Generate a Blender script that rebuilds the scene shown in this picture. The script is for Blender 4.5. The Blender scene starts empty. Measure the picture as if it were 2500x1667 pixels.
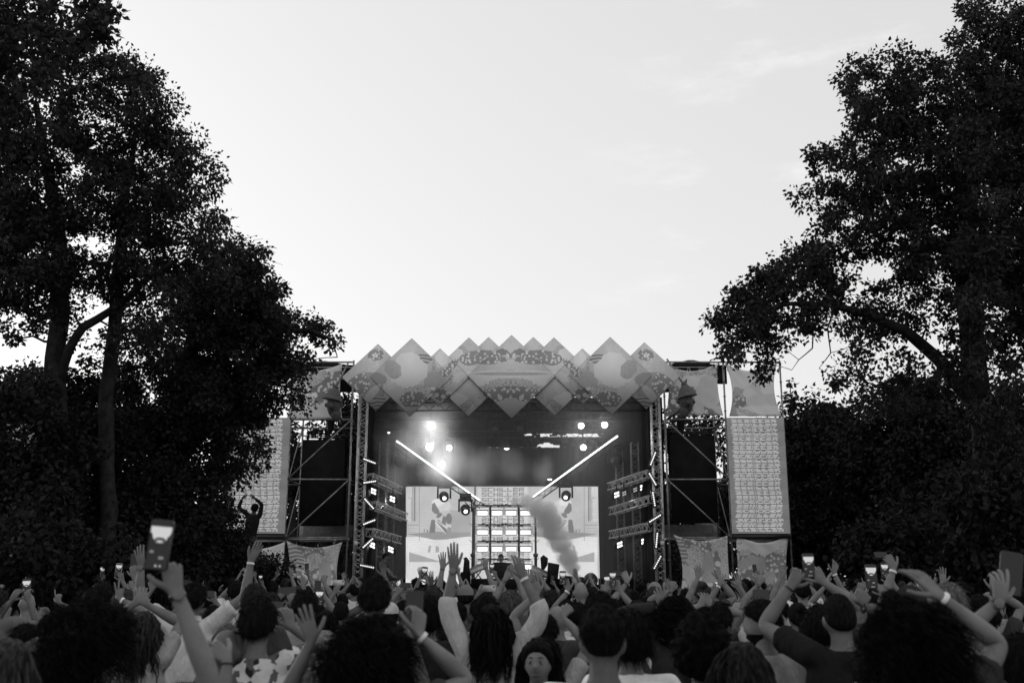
import bpy, math, random
import numpy as np
from mathutils import Vector, Matrix, noise as mnoise

random.seed(7)
RNG = np.random.default_rng(7)
R = math.radians
C = bpy.context.scene.collection
scene = bpy.context.scene

# ---------------------------------------------------------------- camera
F_PX, W_PX, H_PX = 2450.0, 2500.0, 1667.0
PITCH = math.atan(572.0 / F_PX)
CAM_Z = 1.9
cam_d = bpy.data.cameras.new('camera')
cam_d.sensor_width = 36.0
cam_d.lens = 36.0 * F_PX / W_PX
cam_d.clip_start = 0.05
cam_d.clip_end = 3000.0
cam_d.dof.use_dof = True
cam_d.dof.focus_distance = 26.0
cam_d.dof.aperture_fstop = 3.2
cam = bpy.data.objects.new('camera', cam_d)
cam.location = (0, 0, CAM_Z)
cam.rotation_euler = (R(90) + PITCH, 0, 0)
C.objects.link(cam)
scene.camera = cam

# ---------------------------------------------------------------- sky, sun, exposure
SUN_EL, SUN_AZ = R(9), R(-48)          # low evening sun, behind the trees left of the stage
world = bpy.data.worlds.new('World')
scene.world = world
world.use_nodes = True
wt = world.node_tree
wt.nodes.clear()
def wn(t, **k):
    n = wt.nodes.new(t)
    for a, v in k.items():
        setattr(n, a, v)
    return n
w_out = wn('ShaderNodeOutputWorld')
w_bg = wn('ShaderNodeBackground')
w_sky = wn('ShaderNodeTexSky', sky_type='NISHITA', sun_disc=False)
w_sky.sun_elevation = SUN_EL
w_sky.sun_rotation = SUN_AZ
w_sky.air_density = 1.0
w_sky.dust_density = 2.5
w_sky.ozone_density = 1.0
w_bw = wn('ShaderNodeRGBToBW')
w_gam = wn('ShaderNodeMath', operation='POWER')
w_gam.inputs[1].default_value = 0.21     # thin evening haze evens the sky out
w_mul = wn('ShaderNodeMath', operation='MULTIPLY')
w_mul.inputs[1].default_value = 6.95
w_tc = wn('ShaderNodeTexCoord')
w_map = wn('ShaderNodeMapping')
w_map.inputs['Scale'].default_value = (1.1, 1.1, 3.6)
w_map.inputs['Rotation'].default_value = (0.10, 0.16, 0.0)
w_map.inputs['Location'].default_value = (1.9, 0.4, 0.2)
w_n = wn('ShaderNodeTexNoise')
w_n.inputs['Scale'].default_value = 3.0
w_n.inputs['Detail'].default_value = 9.0
w_n.inputs['Roughness'].default_value = 0.62
w_r = wn('ShaderNodeMapRange', interpolation_type='SMOOTHSTEP')
w_r.inputs['From Min'].default_value = 0.54
w_r.inputs['From Max'].default_value = 0.80
w_r.inputs['To Min'].default_value = 0.0
w_r.inputs['To Max'].default_value = 0.45
w_add = wn('ShaderNodeMath', operation='ADD')
w_add.inputs[1].default_value = 1.0
w_m2 = wn('ShaderNodeMath', operation='MULTIPLY')
L = wt.links.new
L(w_sky.outputs[0], w_bw.inputs[0])
L(w_bw.outputs[0], w_gam.inputs[0])
L(w_gam.outputs[0], w_mul.inputs[0])
L(w_tc.outputs['Generated'], w_map.inputs[0])
L(w_map.outputs[0], w_n.inputs['Vector'])
L(w_n.outputs['Fac'], w_r.inputs['Value'])
w_sx = wn('ShaderNodeSeparateXYZ')                # the thin cloud lies towards the right
w_mk = wn('ShaderNodeMapRange', interpolation_type='SMOOTHSTEP')
w_mk.inputs['From Min'].default_value = 0.02
w_mk.inputs['From Max'].default_value = 0.30
w_cm = wn('ShaderNodeMath', operation='MULTIPLY')
L(w_tc.outputs['Generated'], w_sx.inputs[0])
L(w_sx.outputs[0], w_mk.inputs['Value'])
L(w_r.outputs[0], w_cm.inputs[0])
L(w_mk.outputs[0], w_cm.inputs[1])
L(w_cm.outputs[0], w_add.inputs[0])
L(w_mul.outputs[0], w_m2.inputs[0])
L(w_add.outputs[0], w_m2.inputs[1])
L(w_m2.outputs[0], w_bg.inputs['Color'])
w_bg.inputs['Strength'].default_value = 0.10
L(w_bg.outputs[0], w_out.inputs[0])

sun_d = bpy.data.lights.new('sun', 'SUN')
sun_d.energy = 0.5
sun_d.angle = R(12)
sun_d.color = (1, 1, 1)
sun = bpy.data.objects.new('sun', sun_d)
sd = Vector((math.sin(SUN_AZ) * math.cos(SUN_EL), math.cos(SUN_AZ) * math.cos(SUN_EL), math.sin(SUN_EL)))
sun.rotation_euler = (-sd).to_track_quat('-Z', 'Y').to_euler()
sun.location = sd * 60
C.objects.link(sun)

scene.view_settings.view_transform = 'Standard'
scene.view_settings.look = 'None'
scene.view_settings.gamma = 1.0
scene.view_settings.use_curve_mapping = False
scene.view_settings.exposure = 0.0
scene.cycles.max_bounces = 6
scene.cycles.diffuse_bounces = 3
scene.cycles.volume_bounces = 2
scene.cycles.transparent_max_bounces = 8
scene.cycles.use_denoising = True
scene.cycles.sample_clamp_indirect = 3.0

# ---------------------------------------------------------------- helpers
CP, SP = math.cos(PITCH), math.sin(PITCH)
def P(px, py, Y):
    """world point seen at photo pixel (px, py) at distance Y in front of the camera"""
    u = (px - W_PX / 2) / F_PX
    v = (H_PX / 2 - py) / F_PX
    t = Y / (CP - v * SP)
    return Vector((u * t, Y, CAM_Z + (SP + v * CP) * t))

def tag(o, label=None, cat=None, group=None, kind=None):
    if label: o['label'] = label
    if cat: o['category'] = cat
    if group: o['group'] = group
    if kind: o['kind'] = kind
    return o

def thing(name, label, cat, loc=(0, 0, 0), group=None, rz=0.0):
    o = bpy.data.objects.new(name, None)
    o.empty_display_size = 0.2
    o.location = loc
    o.rotation_euler = (0, 0, rz)
    C.objects.link(o)
    return tag(o, label, cat, group)

def link(name, me, parent=None, local=False):
    o = bpy.data.objects.new(name, me)
    C.objects.link(o)
    if parent is not None:
        o.parent = parent
        if not local:                       # vertices are given in world space
            q = parent
            off = Vector((0, 0, 0))
            while q is not None:
                off += Vector(q.location)
                q = q.parent
            o.location = -off
    return o

def np_mesh(name, verts, faces_flat, sizes, mat=None, smooth=False, mat_idx=None):
    me = bpy.data.meshes.new(name)
    nv = len(verts)
    me.vertices.add(nv)
    me.vertices.foreach_set('co', np.asarray(verts, np.float32).ravel())
    sizes = np.asarray(sizes, np.int32)
    me.loops.add(int(sizes.sum()))
    me.loops.foreach_set('vertex_index', np.asarray(faces_flat, np.int32))
    me.polygons.add(len(sizes))
    st = np.zeros(len(sizes), np.int32)
    st[1:] = np.cumsum(sizes)[:-1]
    me.polygons.foreach_set('loop_start', st)
    if smooth:
        me.polygons.foreach_set('use_smooth', np.ones(len(sizes), bool))
    if mat is not None:
        for m in (mat if isinstance(mat, (list, tuple)) else [mat]):
            me.materials.append(m)
    if mat_idx is not None:
        me.polygons.foreach_set('material_index', np.asarray(mat_idx, np.int32))
    me.update(calc_edges=True)
    me.validate()
    return me

class MB:
    def __init__(self):
        self.v, self.f, self.m = [], [], []
    def add(self, vs, fs, mi=0):
        b = len(self.v)
        self.v += [tuple(p) for p in vs]
        self.f += [tuple(i + b for i in q) for q in fs]
        self.m += [mi] * len(fs)
        return self
    def box(self, c, s, rot=None, mi=0):
        c = Vector(c)
        hx, hy, hz = s[0] / 2, s[1] / 2, s[2] / 2
        vs = []
        for x, y, z in ((-1,-1,-1),(1,-1,-1),(1,1,-1),(-1,1,-1),(-1,-1,1),(1,-1,1),(1,1,1),(-1,1,1)):
            p = Vector((x * hx, y * hy, z * hz))
            if rot is not None: p = rot @ p
            vs.append(c + p)
        return self.add(vs, [(0,3,2,1),(4,5,6,7),(0,1,5,4),(1,2,6,5),(2,3,7,6),(3,0,4,7)], mi)
    def tube(self, a, b, r, n=6, r2=None, mi=0, cap=True):
        return self.poly([a, b], [r, r if r2 is None else r2], n, mi, cap)
    def poly(self, pts, rad, n=6, mi=0, cap=True):
        pts = [Vector(p) for p in pts]
        if not hasattr(rad, '__len__'): rad = [rad] * len(pts)
        t0 = (pts[1] - pts[0]).normalized()
        ax = t0.orthogonal().normalized()
        vs = []
        for i, p in enumerate(pts):
            t = (pts[min(i + 1, len(pts) - 1)] - pts[max(i - 1, 0)])
            if t.length < 1e-9: t = t0
            t = t.normalized()
            ax = (ax - t * ax.dot(t))
            if ax.length < 1e-6: ax = t.orthogonal()
            ax = ax.normalized()
            ay = t.cross(ax)
            for k in range(n):
                a = 2 * math.pi * k / n
                vs.append(p + (ax * math.cos(a) + ay * math.sin(a)) * rad[i])
        fs = []
        for i in range(len(pts) - 1):
            for k in range(n):
                k2 = (k + 1) % n
                fs.append((i*n+k, i*n+k2, (i+1)*n+k2, (i+1)*n+k))
        if cap:
            fs.append(tuple(range(n - 1, -1, -1)))
            fs.append(tuple((len(pts) - 1) * n + k for k in range(n)))
        return self.add(vs, fs, mi)
    def disc(self, c, nrm, r, n=16, mi=0, thick=0.0):
        nrm = Vector(nrm).normalized()
        ax = nrm.orthogonal().normalized(); ay = nrm.cross(ax)
        c = Vector(c)
        vs = [c + (ax*math.cos(2*math.pi*k/n) + ay*math.sin(2*math.pi*k/n)) * r for k in range(n)]
        return self.add(vs, [tuple(range(n))], mi)
    def lathe(self, c, axis, prof, n=16, mi=0):
        """prof: (radius, distance along axis)"""
        axis = Vector(axis).normalized(); ax = axis.orthogonal().normalized(); ay = axis.cross(ax)
        c = Vector(c); vs = []; fs = []
        for r, h in prof:
            for k in range(n):
                a = 2*math.pi*k/n
                vs.append(c + axis*h + (ax*math.cos(a)+ay*math.sin(a))*max(r, 1e-4))
        for i in range(len(prof)-1):
            for k in range(n):
                k2 = (k+1) % n
                fs.append((i*n+k, i*n+k2, (i+1)*n+k2, (i+1)*n+k))
        fs.append(tuple(range(n-1, -1, -1)))
        fs.append(tuple((len(prof)-1)*n+k for k in range(n)))
        return self.add(vs, fs, mi)
    def flat(self, pts, t, nrm, mi=0):
        """polygon with thickness t along -nrm"""
        nrm = Vector(nrm).normalized()
        n = len(pts)
        a = [Vector(p) for p in pts]; b = [p - nrm * t for p in a]
        fs = [tuple(range(n)), tuple(range(2*n-1, n-1, -1))]
        for i in range(n):
            j = (i+1) % n
            fs.append((i, i+n, j+n, j))
        return self.add(a + b, fs, mi)
    def mesh(self, name, mats, smooth=False):
        fl = [i for q in self.f for i in q]
        return np_mesh(name, np.array(self.v, np.float32), fl, [len(q) for q in self.f], mats, smooth, self.m)
    def build(self, name, mats, parent=None, smooth=False, local=False):
        return link(name, self.mesh(name, mats, smooth), parent, local)

# ---------------------------------------------------------------- materials (black and white photograph: all greys)
class NT:
    def __init__(self, name):
        self.mat = bpy.data.materials.new(name)
        self.mat.use_nodes = True
        self.t = self.mat.node_tree
        self.t.nodes.clear()
        self.out = self.t.nodes.new('ShaderNodeOutputMaterial')
    def n(self, typ, ins=None, **k):
        nd = self.t.nodes.new(typ)
        for a, v in k.items(): setattr(nd, a, v)
        for a, v in (ins or {}).items(): self.set(nd.inputs[a], v)
        return nd
    def set(self, sock, v):
        if hasattr(v, 'is_output') or isinstance(v, bpy.types.NodeSocket):
            self.t.links.new(v, sock)
        else:
            if sock.type == 'RGBA' and not hasattr(v, '__len__'): v = (v, v, v, 1)
            sock.default_value = v
    def m(self, op, a, b=0.0, c=None, clamp=False):
        nd = self.t.nodes.new('ShaderNodeMath'); nd.operation = op; nd.use_clamp = clamp
        self.set(nd.inputs[0], a); self.set(nd.inputs[1], b)
        if c is not None: self.set(nd.inputs[2], c)
        return nd.outputs[0]
    def mix(self, f, a, b):
        nd = self.t.nodes.new('ShaderNodeMix'); nd.data_type = 'FLOAT'
        self.set(nd.inputs[0], f); self.set(nd.inputs[2], a); self.set(nd.inputs[3], b)
        return nd.outputs[0]
    def ramp(self, v, lo, hi, a=0.0, b=1.0):
        nd = self.n('ShaderNodeMapRange', {'Value': v, 'From Min': lo, 'From Max': hi, 'To Min': a, 'To Max': b}, interpolation_type='SMOOTHSTEP')
        return nd.outputs[0]
    def noise(self, vec, scale, detail=3.0, rough=0.5):
        nd = self.n('ShaderNodeTexNoise', {'Scale': scale, 'Detail': detail, 'Roughness': rough})
        if vec is not None: self.set(nd.inputs['Vector'], vec)
        return nd.outputs['Fac']
    def voro(self, vec, scale, feature='F1', rand=1.0):
        nd = self.n('ShaderNodeTexVoronoi', {'Scale': scale, 'Randomness': rand}, feature=feature)
        if vec is not None: self.set(nd.inputs['Vector'], vec)
        return nd
    def surf(self, col, rough=0.7, spec=0.3, metal=0.0, bump=None, bstr=0.3, bdist=0.01, emit=None, trans=None):
        b = self.n('ShaderNodeBsdfPrincipled', {'Base Color': col, 'Roughness': rough, 'Specular IOR Level': spec, 'Metallic': metal})
        if bump is not None:
            bm = self.n('ShaderNodeBump', {'Height': bump, 'Strength': bstr, 'Distance': bdist})
            self.t.links.new(bm.outputs[0], b.inputs['Normal'])
        if emit is not None:
            self.set(b.inputs['Emission Color'], 1.0)
            self.set(b.inputs['Emission Strength'], emit)
        o = b.outputs[0]
        if trans:
            tr = self.n('ShaderNodeBsdfTranslucent', {'Color': col})
            mx = self.n('ShaderNodeMixShader', {0: trans})
            self.t.links.new(o, mx.inputs[1]); self.t.links.new(tr.outputs[0], mx.inputs[2])
            o = mx.outputs[0]
        self.t.links.new(o, self.out.inputs[0])
        return self.mat
    def objco(self):
        return self.n('ShaderNodeTexCoord').outputs['Object']
    def pos(self):
        return self.n('ShaderNodeNewGeometry').outputs['Position']

MATS = {}
def plain(name, g, rough=0.7, spec=0.3, metal=0.0, var=0.25, scale=12.0, bstr=0.2, trans=None):
    """grey with some mottling and fine relief"""
    if name in MATS: return MATS[name]
    t = NT(name)
    co = t.objco()
    nz = t.noise(co, scale, 5.0, 0.6)
    col = t.m('MULTIPLY', t.ramp(nz, 0.25, 0.75, 1 - var, 1 + var), g)
    fine = t.noise(co, scale * 9, 3.0, 0.6)
    MATS[name] = t.surf(col, rough, spec, metal, fine, bstr, 0.004, trans=trans)
    return MATS[name]
def glow(name, e, base=0.3):
    if name in MATS: return MATS[name]
    t = NT(name)
    MATS[name] = t.surf(base, 0.5, 0.3, emit=e)
    return MATS[name]

M_BLACK = plain('black_cloth', 0.012, 0.9, 0.1, scale=3)
M_BLACKMET = plain('black_metal', 0.02, 0.45, 0.4)
M_STEEL = plain('galvanised_tube', 0.22, 0.45, 0.5, 0.55, var=0.4, scale=6)
M_ALU = plain('truss_aluminium', 0.42, 0.4, 0.5, 0.6, var=0.3, scale=8)
M_BARK = plain('bark', 0.028, 0.95, 0.1, var=0.5, scale=9, bstr=0.8)
M_DECK = plain('stage_deck', 0.03, 0.7)
M_BOARD = plain('pale_sheet', 0.24, 0.8)
M_PHONE = plain('phone_case', 0.02, 0.35, 0.5)
M_PHONEW = plain('phone_case_pale', 0.5, 0.35, 0.5)
M_GLASS_DK = plain('phone_glass', 0.015, 0.08, 0.6, var=0.0, bstr=0.0)

# ================================================================ printed cloth and boards
def print_mat(name, ellipses, fx, fz, k, base=0.30, mirror=True, seed=0.0, thr=0.5, auto=True, gain=1.0, trans=None):
    """ellipses: (kind, px, py, rx, ry, rot) in photo pixels, turned into metres on the print itself"""
    t = NT(name)
    pos = t.pos()
    sx = t.n('ShaderNodeSeparateXYZ', {0: pos})
    X, Z = sx.outputs[0], sx.outputs[2]
    X = t.m('SUBTRACT', X, fx)
    if mirror: X = t.m('ABSOLUTE', X)
    Z = t.m('SUBTRACT', Z, fz)
    vec = t.n('ShaderNodeCombineXYZ', {0: X, 1: seed, 2: Z}).outputs[0]
    w1 = t.m('SUBTRACT', t.noise(vec, 1.6, 2.0), 0.5)
    w2 = t.m('SUBTRACT', t.noise(vec, 5.5, 2.0), 0.5)
    wob = t.m('ADD', t.m('MULTIPLY', w1, 0.7), t.m('MULTIPLY', w2, 0.45))
    def ell(px, py, rx, ry, rot=0.0):
        cx = px * k; cz = py * k
        c, s = math.cos(R(rot)), math.sin(R(rot))
        dx = t.m('SUBTRACT', X, cx); dz = t.m('SUBTRACT', Z, cz)
        a = t.m('MULTIPLY', t.m('ADD', t.m('MULTIPLY', dx, c), t.m('MULTIPLY', dz, s)), 1 / (rx * k))
        b = t.m('MULTIPLY', t.m('SUBTRACT', t.m('MULTIPLY', dz, c), t.m('MULTIPLY', dx, s)), 1 / (ry * k))
        d = t.m('SQRT', t.m('ADD', t.m('MULTIPLY', a, a), t.m('MULTIPLY', b, b)))
        return t.m('ADD', d, wob)
    def dots(scale, r, lo, hi):
        v = t.voro(vec, scale)
        sz = t.n('ShaderNodeSeparateXYZ', {0: v.outputs['Color']}).outputs[0]
        rr = t.m('MULTIPLY', t.ramp(sz, 0.0, 1.0, 0.66, 1.1), r)
        f = t.ramp(t.m('SUBTRACT', v.outputs['Distance'], rr), -0.02, 0.06, 1.0, 0.0)
        return t.mix(f, lo, hi)
    def cells(scale, w, lo, hi):
        v = t.voro(vec, scale, 'DISTANCE_TO_EDGE', 0.85)
        return t.mix(t.ramp(v.outputs['Distance'], w * 0.5, w * 1.6), lo, hi)
    waves = t.n('ShaderNodeTexWave', {'Vector': vec, 'Scale': 2.6, 'Distortion': 7.0, 'Detail': 1.0, 'Detail Scale': 0.7}, bands_direction='Z').outputs['Fac']
    lo, hi = base * 0.58, min(0.9, base * 1.12)
    tex = {
        'fine': lambda: cells(24, 0.07, lo * 1.5, hi * 0.95),
        'cell': lambda: cells(13.5, 0.085, lo * 1.1, hi * 0.95),
        'dot': lambda: dots(9.0, 0.42, lo * 0.85, hi),
        'big': lambda: dots(5.2, 0.46, lo * 0.8, hi * 1.05),
        'mid': lambda: cells(30, 0.07, base * 0.62, base * 0.84),
        'pale': lambda: min(0.9, base * 1.2),
        'wave': lambda: t.mix(t.ramp(waves, 0.35, 0.65), lo * 0.7, hi * 0.8),
        'dark': lambda: t.mix(t.noise(vec, 30, 2.0), lo * 0.7, lo * 1.5),
    }
    mott = t.noise(vec, 0.9, 4.0, 0.6)
    col = t.m('MULTIPLY', t.ramp(mott, 0.3, 0.7, 0.9, 1.1), base)
    col = t.m('MULTIPLY', col, cells(26, 0.06, 0.80, 1.05))
    if auto:
        f = t.ramp(t.noise(vec, 0.85, 1.0), thr, thr + 0.015)
        col = t.mix(f, col, tex['cell']())
        v2 = t.n('ShaderNodeVectorMath', {0: vec, 1: (13.7, 4.1, 7.7)}, operation='ADD').outputs[0]
        n2 = t.noise(v2, 0.8, 1.0)
        col = t.mix(t.ramp(n2, 0.55, 0.565), col, tex['dot']())
        col = t.mix(t.ramp(n2, 0.40, 0.415, 1.0, 0.0), col, tex['mid']())
        n3 = t.noise(t.n('ShaderNodeVectorMath', {0: vec, 1: (3.7, 24.1, 17.7)}, operation='ADD').outputs[0], 1.1, 1.0)
        col = t.mix(t.ramp(n3, 0.60, 0.61), col, tex['pale']())
        col = t.mix(t.ramp(n3, 0.36, 0.37, 1.0, 0.0), col, tex['fine']())
    for e in ellipses:
        col = t.mix(t.ramp(ell(*e[1:]), 0.985, 1.02, 1.0, 0.0), col, tex[e[0]]())
    if gain != 1.0: col = t.m('MULTIPLY', col, gain)
    return t.surf(col, 0.80, 0.2, bump=t.noise(vec, 3.0, 3.0), bstr=0.25, bdist=0.03, trans=trans)

# ================================================================ ground
t = NT('trodden_grass')
co = t.objco()
g = t.m('MULTIPLY', t.ramp(t.noise(co, 0.7, 8.0, 0.65), 0.3, 0.7, 0.6, 1.5), 0.05)
M_GROUND = t.surf(g, 0.95, 0.1, bump=t.noise(co, 14, 6.0, 0.7), bstr=0.8, bdist=0.05)
mb = MB()
N = 24
for i in range(N + 1):
    for j in range(N + 1):
        mb.v.append((-600 + 1200 * i / N, -300 + 1200 * j / N, 0.0))
for i in range(N):
    for j in range(N):
        a = i * (N + 1) + j
        mb.f.append((a, a + N + 1, a + N + 2, a + 1)); mb.m.append(0)
tag(mb.build('ground', M_GROUND), kind='structure')

# ================================================================ stage
YF = 34.0                       # front face of the scaffolding
DECK = 1.45
def X34(px, py=1316, Y=YF): return P(px, py, Y).x

# deck, skirt, drapes, roof ------------------------------------------------
stage = thing('concert_stage', 'dark concert stage with black drapes and a black tarpaulin roof', 'stage', (0, 37.5, 0))
xl, xr = X34(852), X34(1628)
MB().box(((xl+xr)/2, 38.3, DECK-0.06), (xr-xl, 8.4, 0.12)).build('deck', M_DECK, stage)
mb = MB()
for i in range(24):
    x = xl + 0.1 + (xr - xl - 0.2) * i / 23
    mb.box((x, 34.06 + 0.03 * (i % 2), (DECK-0.14)/2), ((xr-xl-0.2)/23*1.02, 0.03, DECK-0.14))
mb.build('skirt', M_BLACK, stage)
def drape(name, a, b, z0, z1, pleats, amp=0.05, mat=M_BLACK):
    a, b = Vector(a), Vector(b)
    d = (b - a); nrm = Vector((-d.y, d.x, 0)).normalized()
    n = pleats * 4
    vs = []
    for i in range(n + 1):
        p = a + d * (i / n) + nrm * (amp * math.sin(i * math.pi / 2) + 0.02 * math.sin(i * 0.37))
        vs += [(p.x, p.y, z0), (p.x, p.y, z1)]
    fs = [(2*i, 2*i+2, 2*i+3, 2*i+1) for i in range(n)]
    mb = MB().add(vs, fs)
    return mb.build(name, mat, stage, smooth=True)
YB = 41.6
def zz(py, Y): return P(1250, py, Y).z
zs0, zs1 = zz(1066, YB), zz(1058, YB)      # open slit under the roof truss
zt0, zt1 = zz(1092, YB), zz(1080, YB)
xb0, xb1 = P(905, 1250, YB).x - 0.6, P(1590, 1250, YB).x + 0.6
ZR = zz(905, 36)
drape('back_drape', (xb0, YB, 0), (xb1, YB, 0), DECK, zt0, 40)
drape('back_drape', (xb0, YB+.02, 0), (P(1280, 1060, YB).x, YB+.02, 0), zt0, ZR, 20)
drape('back_drape', (P(1496, 1060, YB).x, YB+.02, 0), (xb1, YB+.02, 0), zt0, ZR, 8)
drape('back_drape', (P(1280, 1060, YB).x, YB+.01, 0), (P(1312, 1080, YB).x, YB+.01, 0), zt0, zs0, 4)
drape('back_drape', (P(1366, 1080, YB).x, YB+.01, 0), (P(1496, 1080, YB).x, YB+.01, 0), zt0, zs0, 8)
drape('back_drape', (P(1312, 1060, YB).x, YB+.03, 0), (P(1366, 1060, YB).x, YB+.03, 0), zt1, zs0, 4, 0.02)
drape('back_drape', (P(1280, 1060, YB).x, YB+.04, 0), (P(1496, 1060, YB).x, YB+.04, 0), zs1, ZR, 12)
drape('side_drape', (xl + 0.25, 34.4, 0), (P(968, 1300, YB-.3).x, YB-0.3, 0), DECK, ZR - 0.3, 26)
drape('side_drape', (P(1478, 1300, YB-.3).x, YB-0.3, 0), (xr - 0.25, 34.4, 0), DECK, ZR - 0.3, 26)
# black roof with two low peaks seen over the scaffolding
rx0, rx1 = P(722, 890, 36.2).x, P(1775, 890, 36.2).x
zr = zz(891, 36.2)
mb = MB()
pk = [P(788, 880, 36.2), P(1687, 878, 36.2)]
mb.box(((rx0+rx1)/2, 38.9, zr - 0.02), (rx1-rx0, 5.4, 0.05))
for p in pk:
    w = 0.95
    mb.add([(p.x-w, 36.2, zr), (p.x+w, 36.2, zr), (p.x+w, 41.5, zr), (p.x-w, 41.5, zr), (p.x-.1, 36.25, p.z), (p.x+.1, 36.25, p.z), (p.x+.1, 41.4, p.z), (p.x-.1, 41.4, p.z)],
           [(0,1,5,4), (1,2,6,5), (2,3,7,6), (3,0,4,7), (4,5,6,7)])
mb.build('roof', M_BLACK, stage)
mb = MB()
for (xa, xb) in ((rx0, P(858, 900, 36.3).x), (P(1632, 900, 36.3).x, rx1)):      # black valance behind the truss
    mb.box(((xa+xb)/2, 36.35, zr - 0.35), (xb-xa, 0.04, 0.66))
mb.build('valance', M_BLACK, stage)
mb = MB()
for Yt, py in ((35.0, 1002), (36.6, 1024), (38.2, 1047), (41.2, 1069)):
    z = zz(py, Yt)
    for dz in (0, 0.29):
        mb.tube((xl+0.3, Yt, z+dz), (xr-0.3, Yt, z+dz), 0.025, 5)
    n = 36
    for i in range(n):
        xa = xl+0.3 + (xr-xl-0.6) * i / n; xb_ = xl+0.3 + (xr-xl-0.6) * (i+1) / n
        mb.tube((xa, Yt, z + 0.29*(i % 2)), (xb_, Yt, z + 0.29*((i+1) % 2)), 0.012, 4)
    if Yt > 41:  # added random blocks, no truss members: they dim the sky slit
        for i in range(60):
            xq = P(1275 + 230 * random.random(), 1070, 41.2).x
            mb.box((xq, 41.25 + 0.02*i/60, z - 0.28 + 0.5 * random.random()), (0.05 + 0.28 * random.random(), 0.02, 0.04 + 0.10 * random.random()))
tag(mb.build('roof_trusses_slit_blocks', M_BLACKMET, stage), kind='stuff')

# zigzag fascia of printed square boards on their corners --------------------
YP = 33.2
c0 = P(1247, 920, YP); KM = (P(1347, 920, YP).x - c0.x) / 100.0
ELL = [  # kind, x from centre, y above 920, rx, ry, rot   (pixels on the print)
    ('pale', 60, -2, 90, 20, 0), ('mid', 20, 8, 70, 4, 0),
    ('fine', 0, 78, 60, 30, 0), ('fine', 40, 38, 62, 22, 0), ('dot', 55, 50, 58, 18, 0), ('big', 22, 62, 14, 9, 0),
    ('fine', 0, -12, 44, 10, 0), ('cell', 0, -38, 82, 34, 0), ('dot', 0, -42, 66, 20, 0), ('big', 16, -50, 15, 10, 0), ('fine', 0, -85, 44, 30, 0),
    ('fine', 112, -32, 22, 34, 30), ('pale', 118, -68, 46, 20, 40), ('cell', 120, -80, 38, 11, -40), ('mid', 132, 62, 26, 20, 0), ('pale', 140, 60, 20, 18, 0), ('dot', 100, 45, 24, 16, 0),
    ('cell', 165, 2, 26, 22, 30), ('cell', 178, 20, 15, 42, 0), ('mid', 186, -12, 26, 26, 20), ('pale', 170, 46, 16, 22, 20), ('big', 182, -42, 38, 15, 14), ('dot', 150, 22, 10, 30, 40),
    ('cell', 228, -38, 34, 22, 10), ('dot', 235, -55, 34, 20, 0), ('wave', 214, 46, 22, 12, 10), ('pale', 250, 14, 44, 46, 10), ('mid', 288, 20, 18, 26, -30),
    ('dot', 330, 56, 20, 14, 0), ('dark', 346, -8, 42, 20, 0), ('dark', 352, -44, 40, 52, 30), ('dot', 372, -18, 26, 28, 40), ('wave', 330, -66, 30, 18, -20), ('fine', 338, -40, 10, 30, 40),
]
M_FASCIA = print_mat('fascia_print', ELL, c0.x, c0.z, KM, base=0.70, auto=False)
M_BACKPLY = plain('board_back', 0.12, 0.8)
fas = thing('zigzag_fascia', 'zigzag row of printed diamond boards above the stage opening', 'stage fascia', (c0.x, YP, c0.z))
DIAM = [  # top px, bottom px, half diagonal, layer
    ((920, 840), (920, 1002), 1), ((1003, 826), (1003, 1015), 0), ((1073, 851), (1073, 990), 1), ((1143, 824), (1145, 1015), 2),
    ((1192, 823), (1193, 968), 3), ((1247, 818), (1251, 1020), 0), ((1302, 823), (1303, 968), 3), ((1350, 824), (1357, 1014), 2),
    ((1420, 851), (1426, 985), 1), ((1488, 823), (1496, 1012), 0), ((1572, 836), (1580, 998), 1)]
for (a, b, lay) in DIAM:
    Y = YP + 0.05 * lay
    A, B = P(a[0], a[1], Y), P(b[0], b[1], Y)
    cx, cz, h = (A.x+B.x)/2, (A.z+B.z)/2, (A.z-B.z)/2
    w = h * 1.03
    front = [(cx, Y, cz-h), (cx+w, Y, cz), (cx, Y, cz+h), (cx-w, Y, cz)]
    mb = MB().flat(front, 0.022, (0, -1, 0))
    # thin aluminium edge
    for i in range(4):
        p, q = Vector(front[i]), Vector(front[(i+1) % 4])
        mb.tube(p + Vector((0, 0.03, 0)), q + Vector((0, 0.03, 0)), 0.016, 4, mi=1)
    mb.build('panel', [M_FASCIA, M_STEEL], fas)
mb = MB()                                            # boards behind close the gaps between the diamonds
for a, b in ((940, 1560),):
    mb.box(((P(a,930,YP).x+P(b,930,YP).x)/2, YP+0.24, c0.z-0.02), (P(b,930,YP).x-P(a,930,YP).x, 0.02, 0.66))
mb.build('backing_board', M_FASCIA, fas)
mb = MB()
for z in (c0.z-0.25, c0.z+0.3):
    mb.tube((P(860,930,YP).x, YP+0.32, z), (P(1640,930,YP).x, YP+0.32, z), 0.03, 6)
mb.build('support_rail', M_STEEL, fas)

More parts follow.
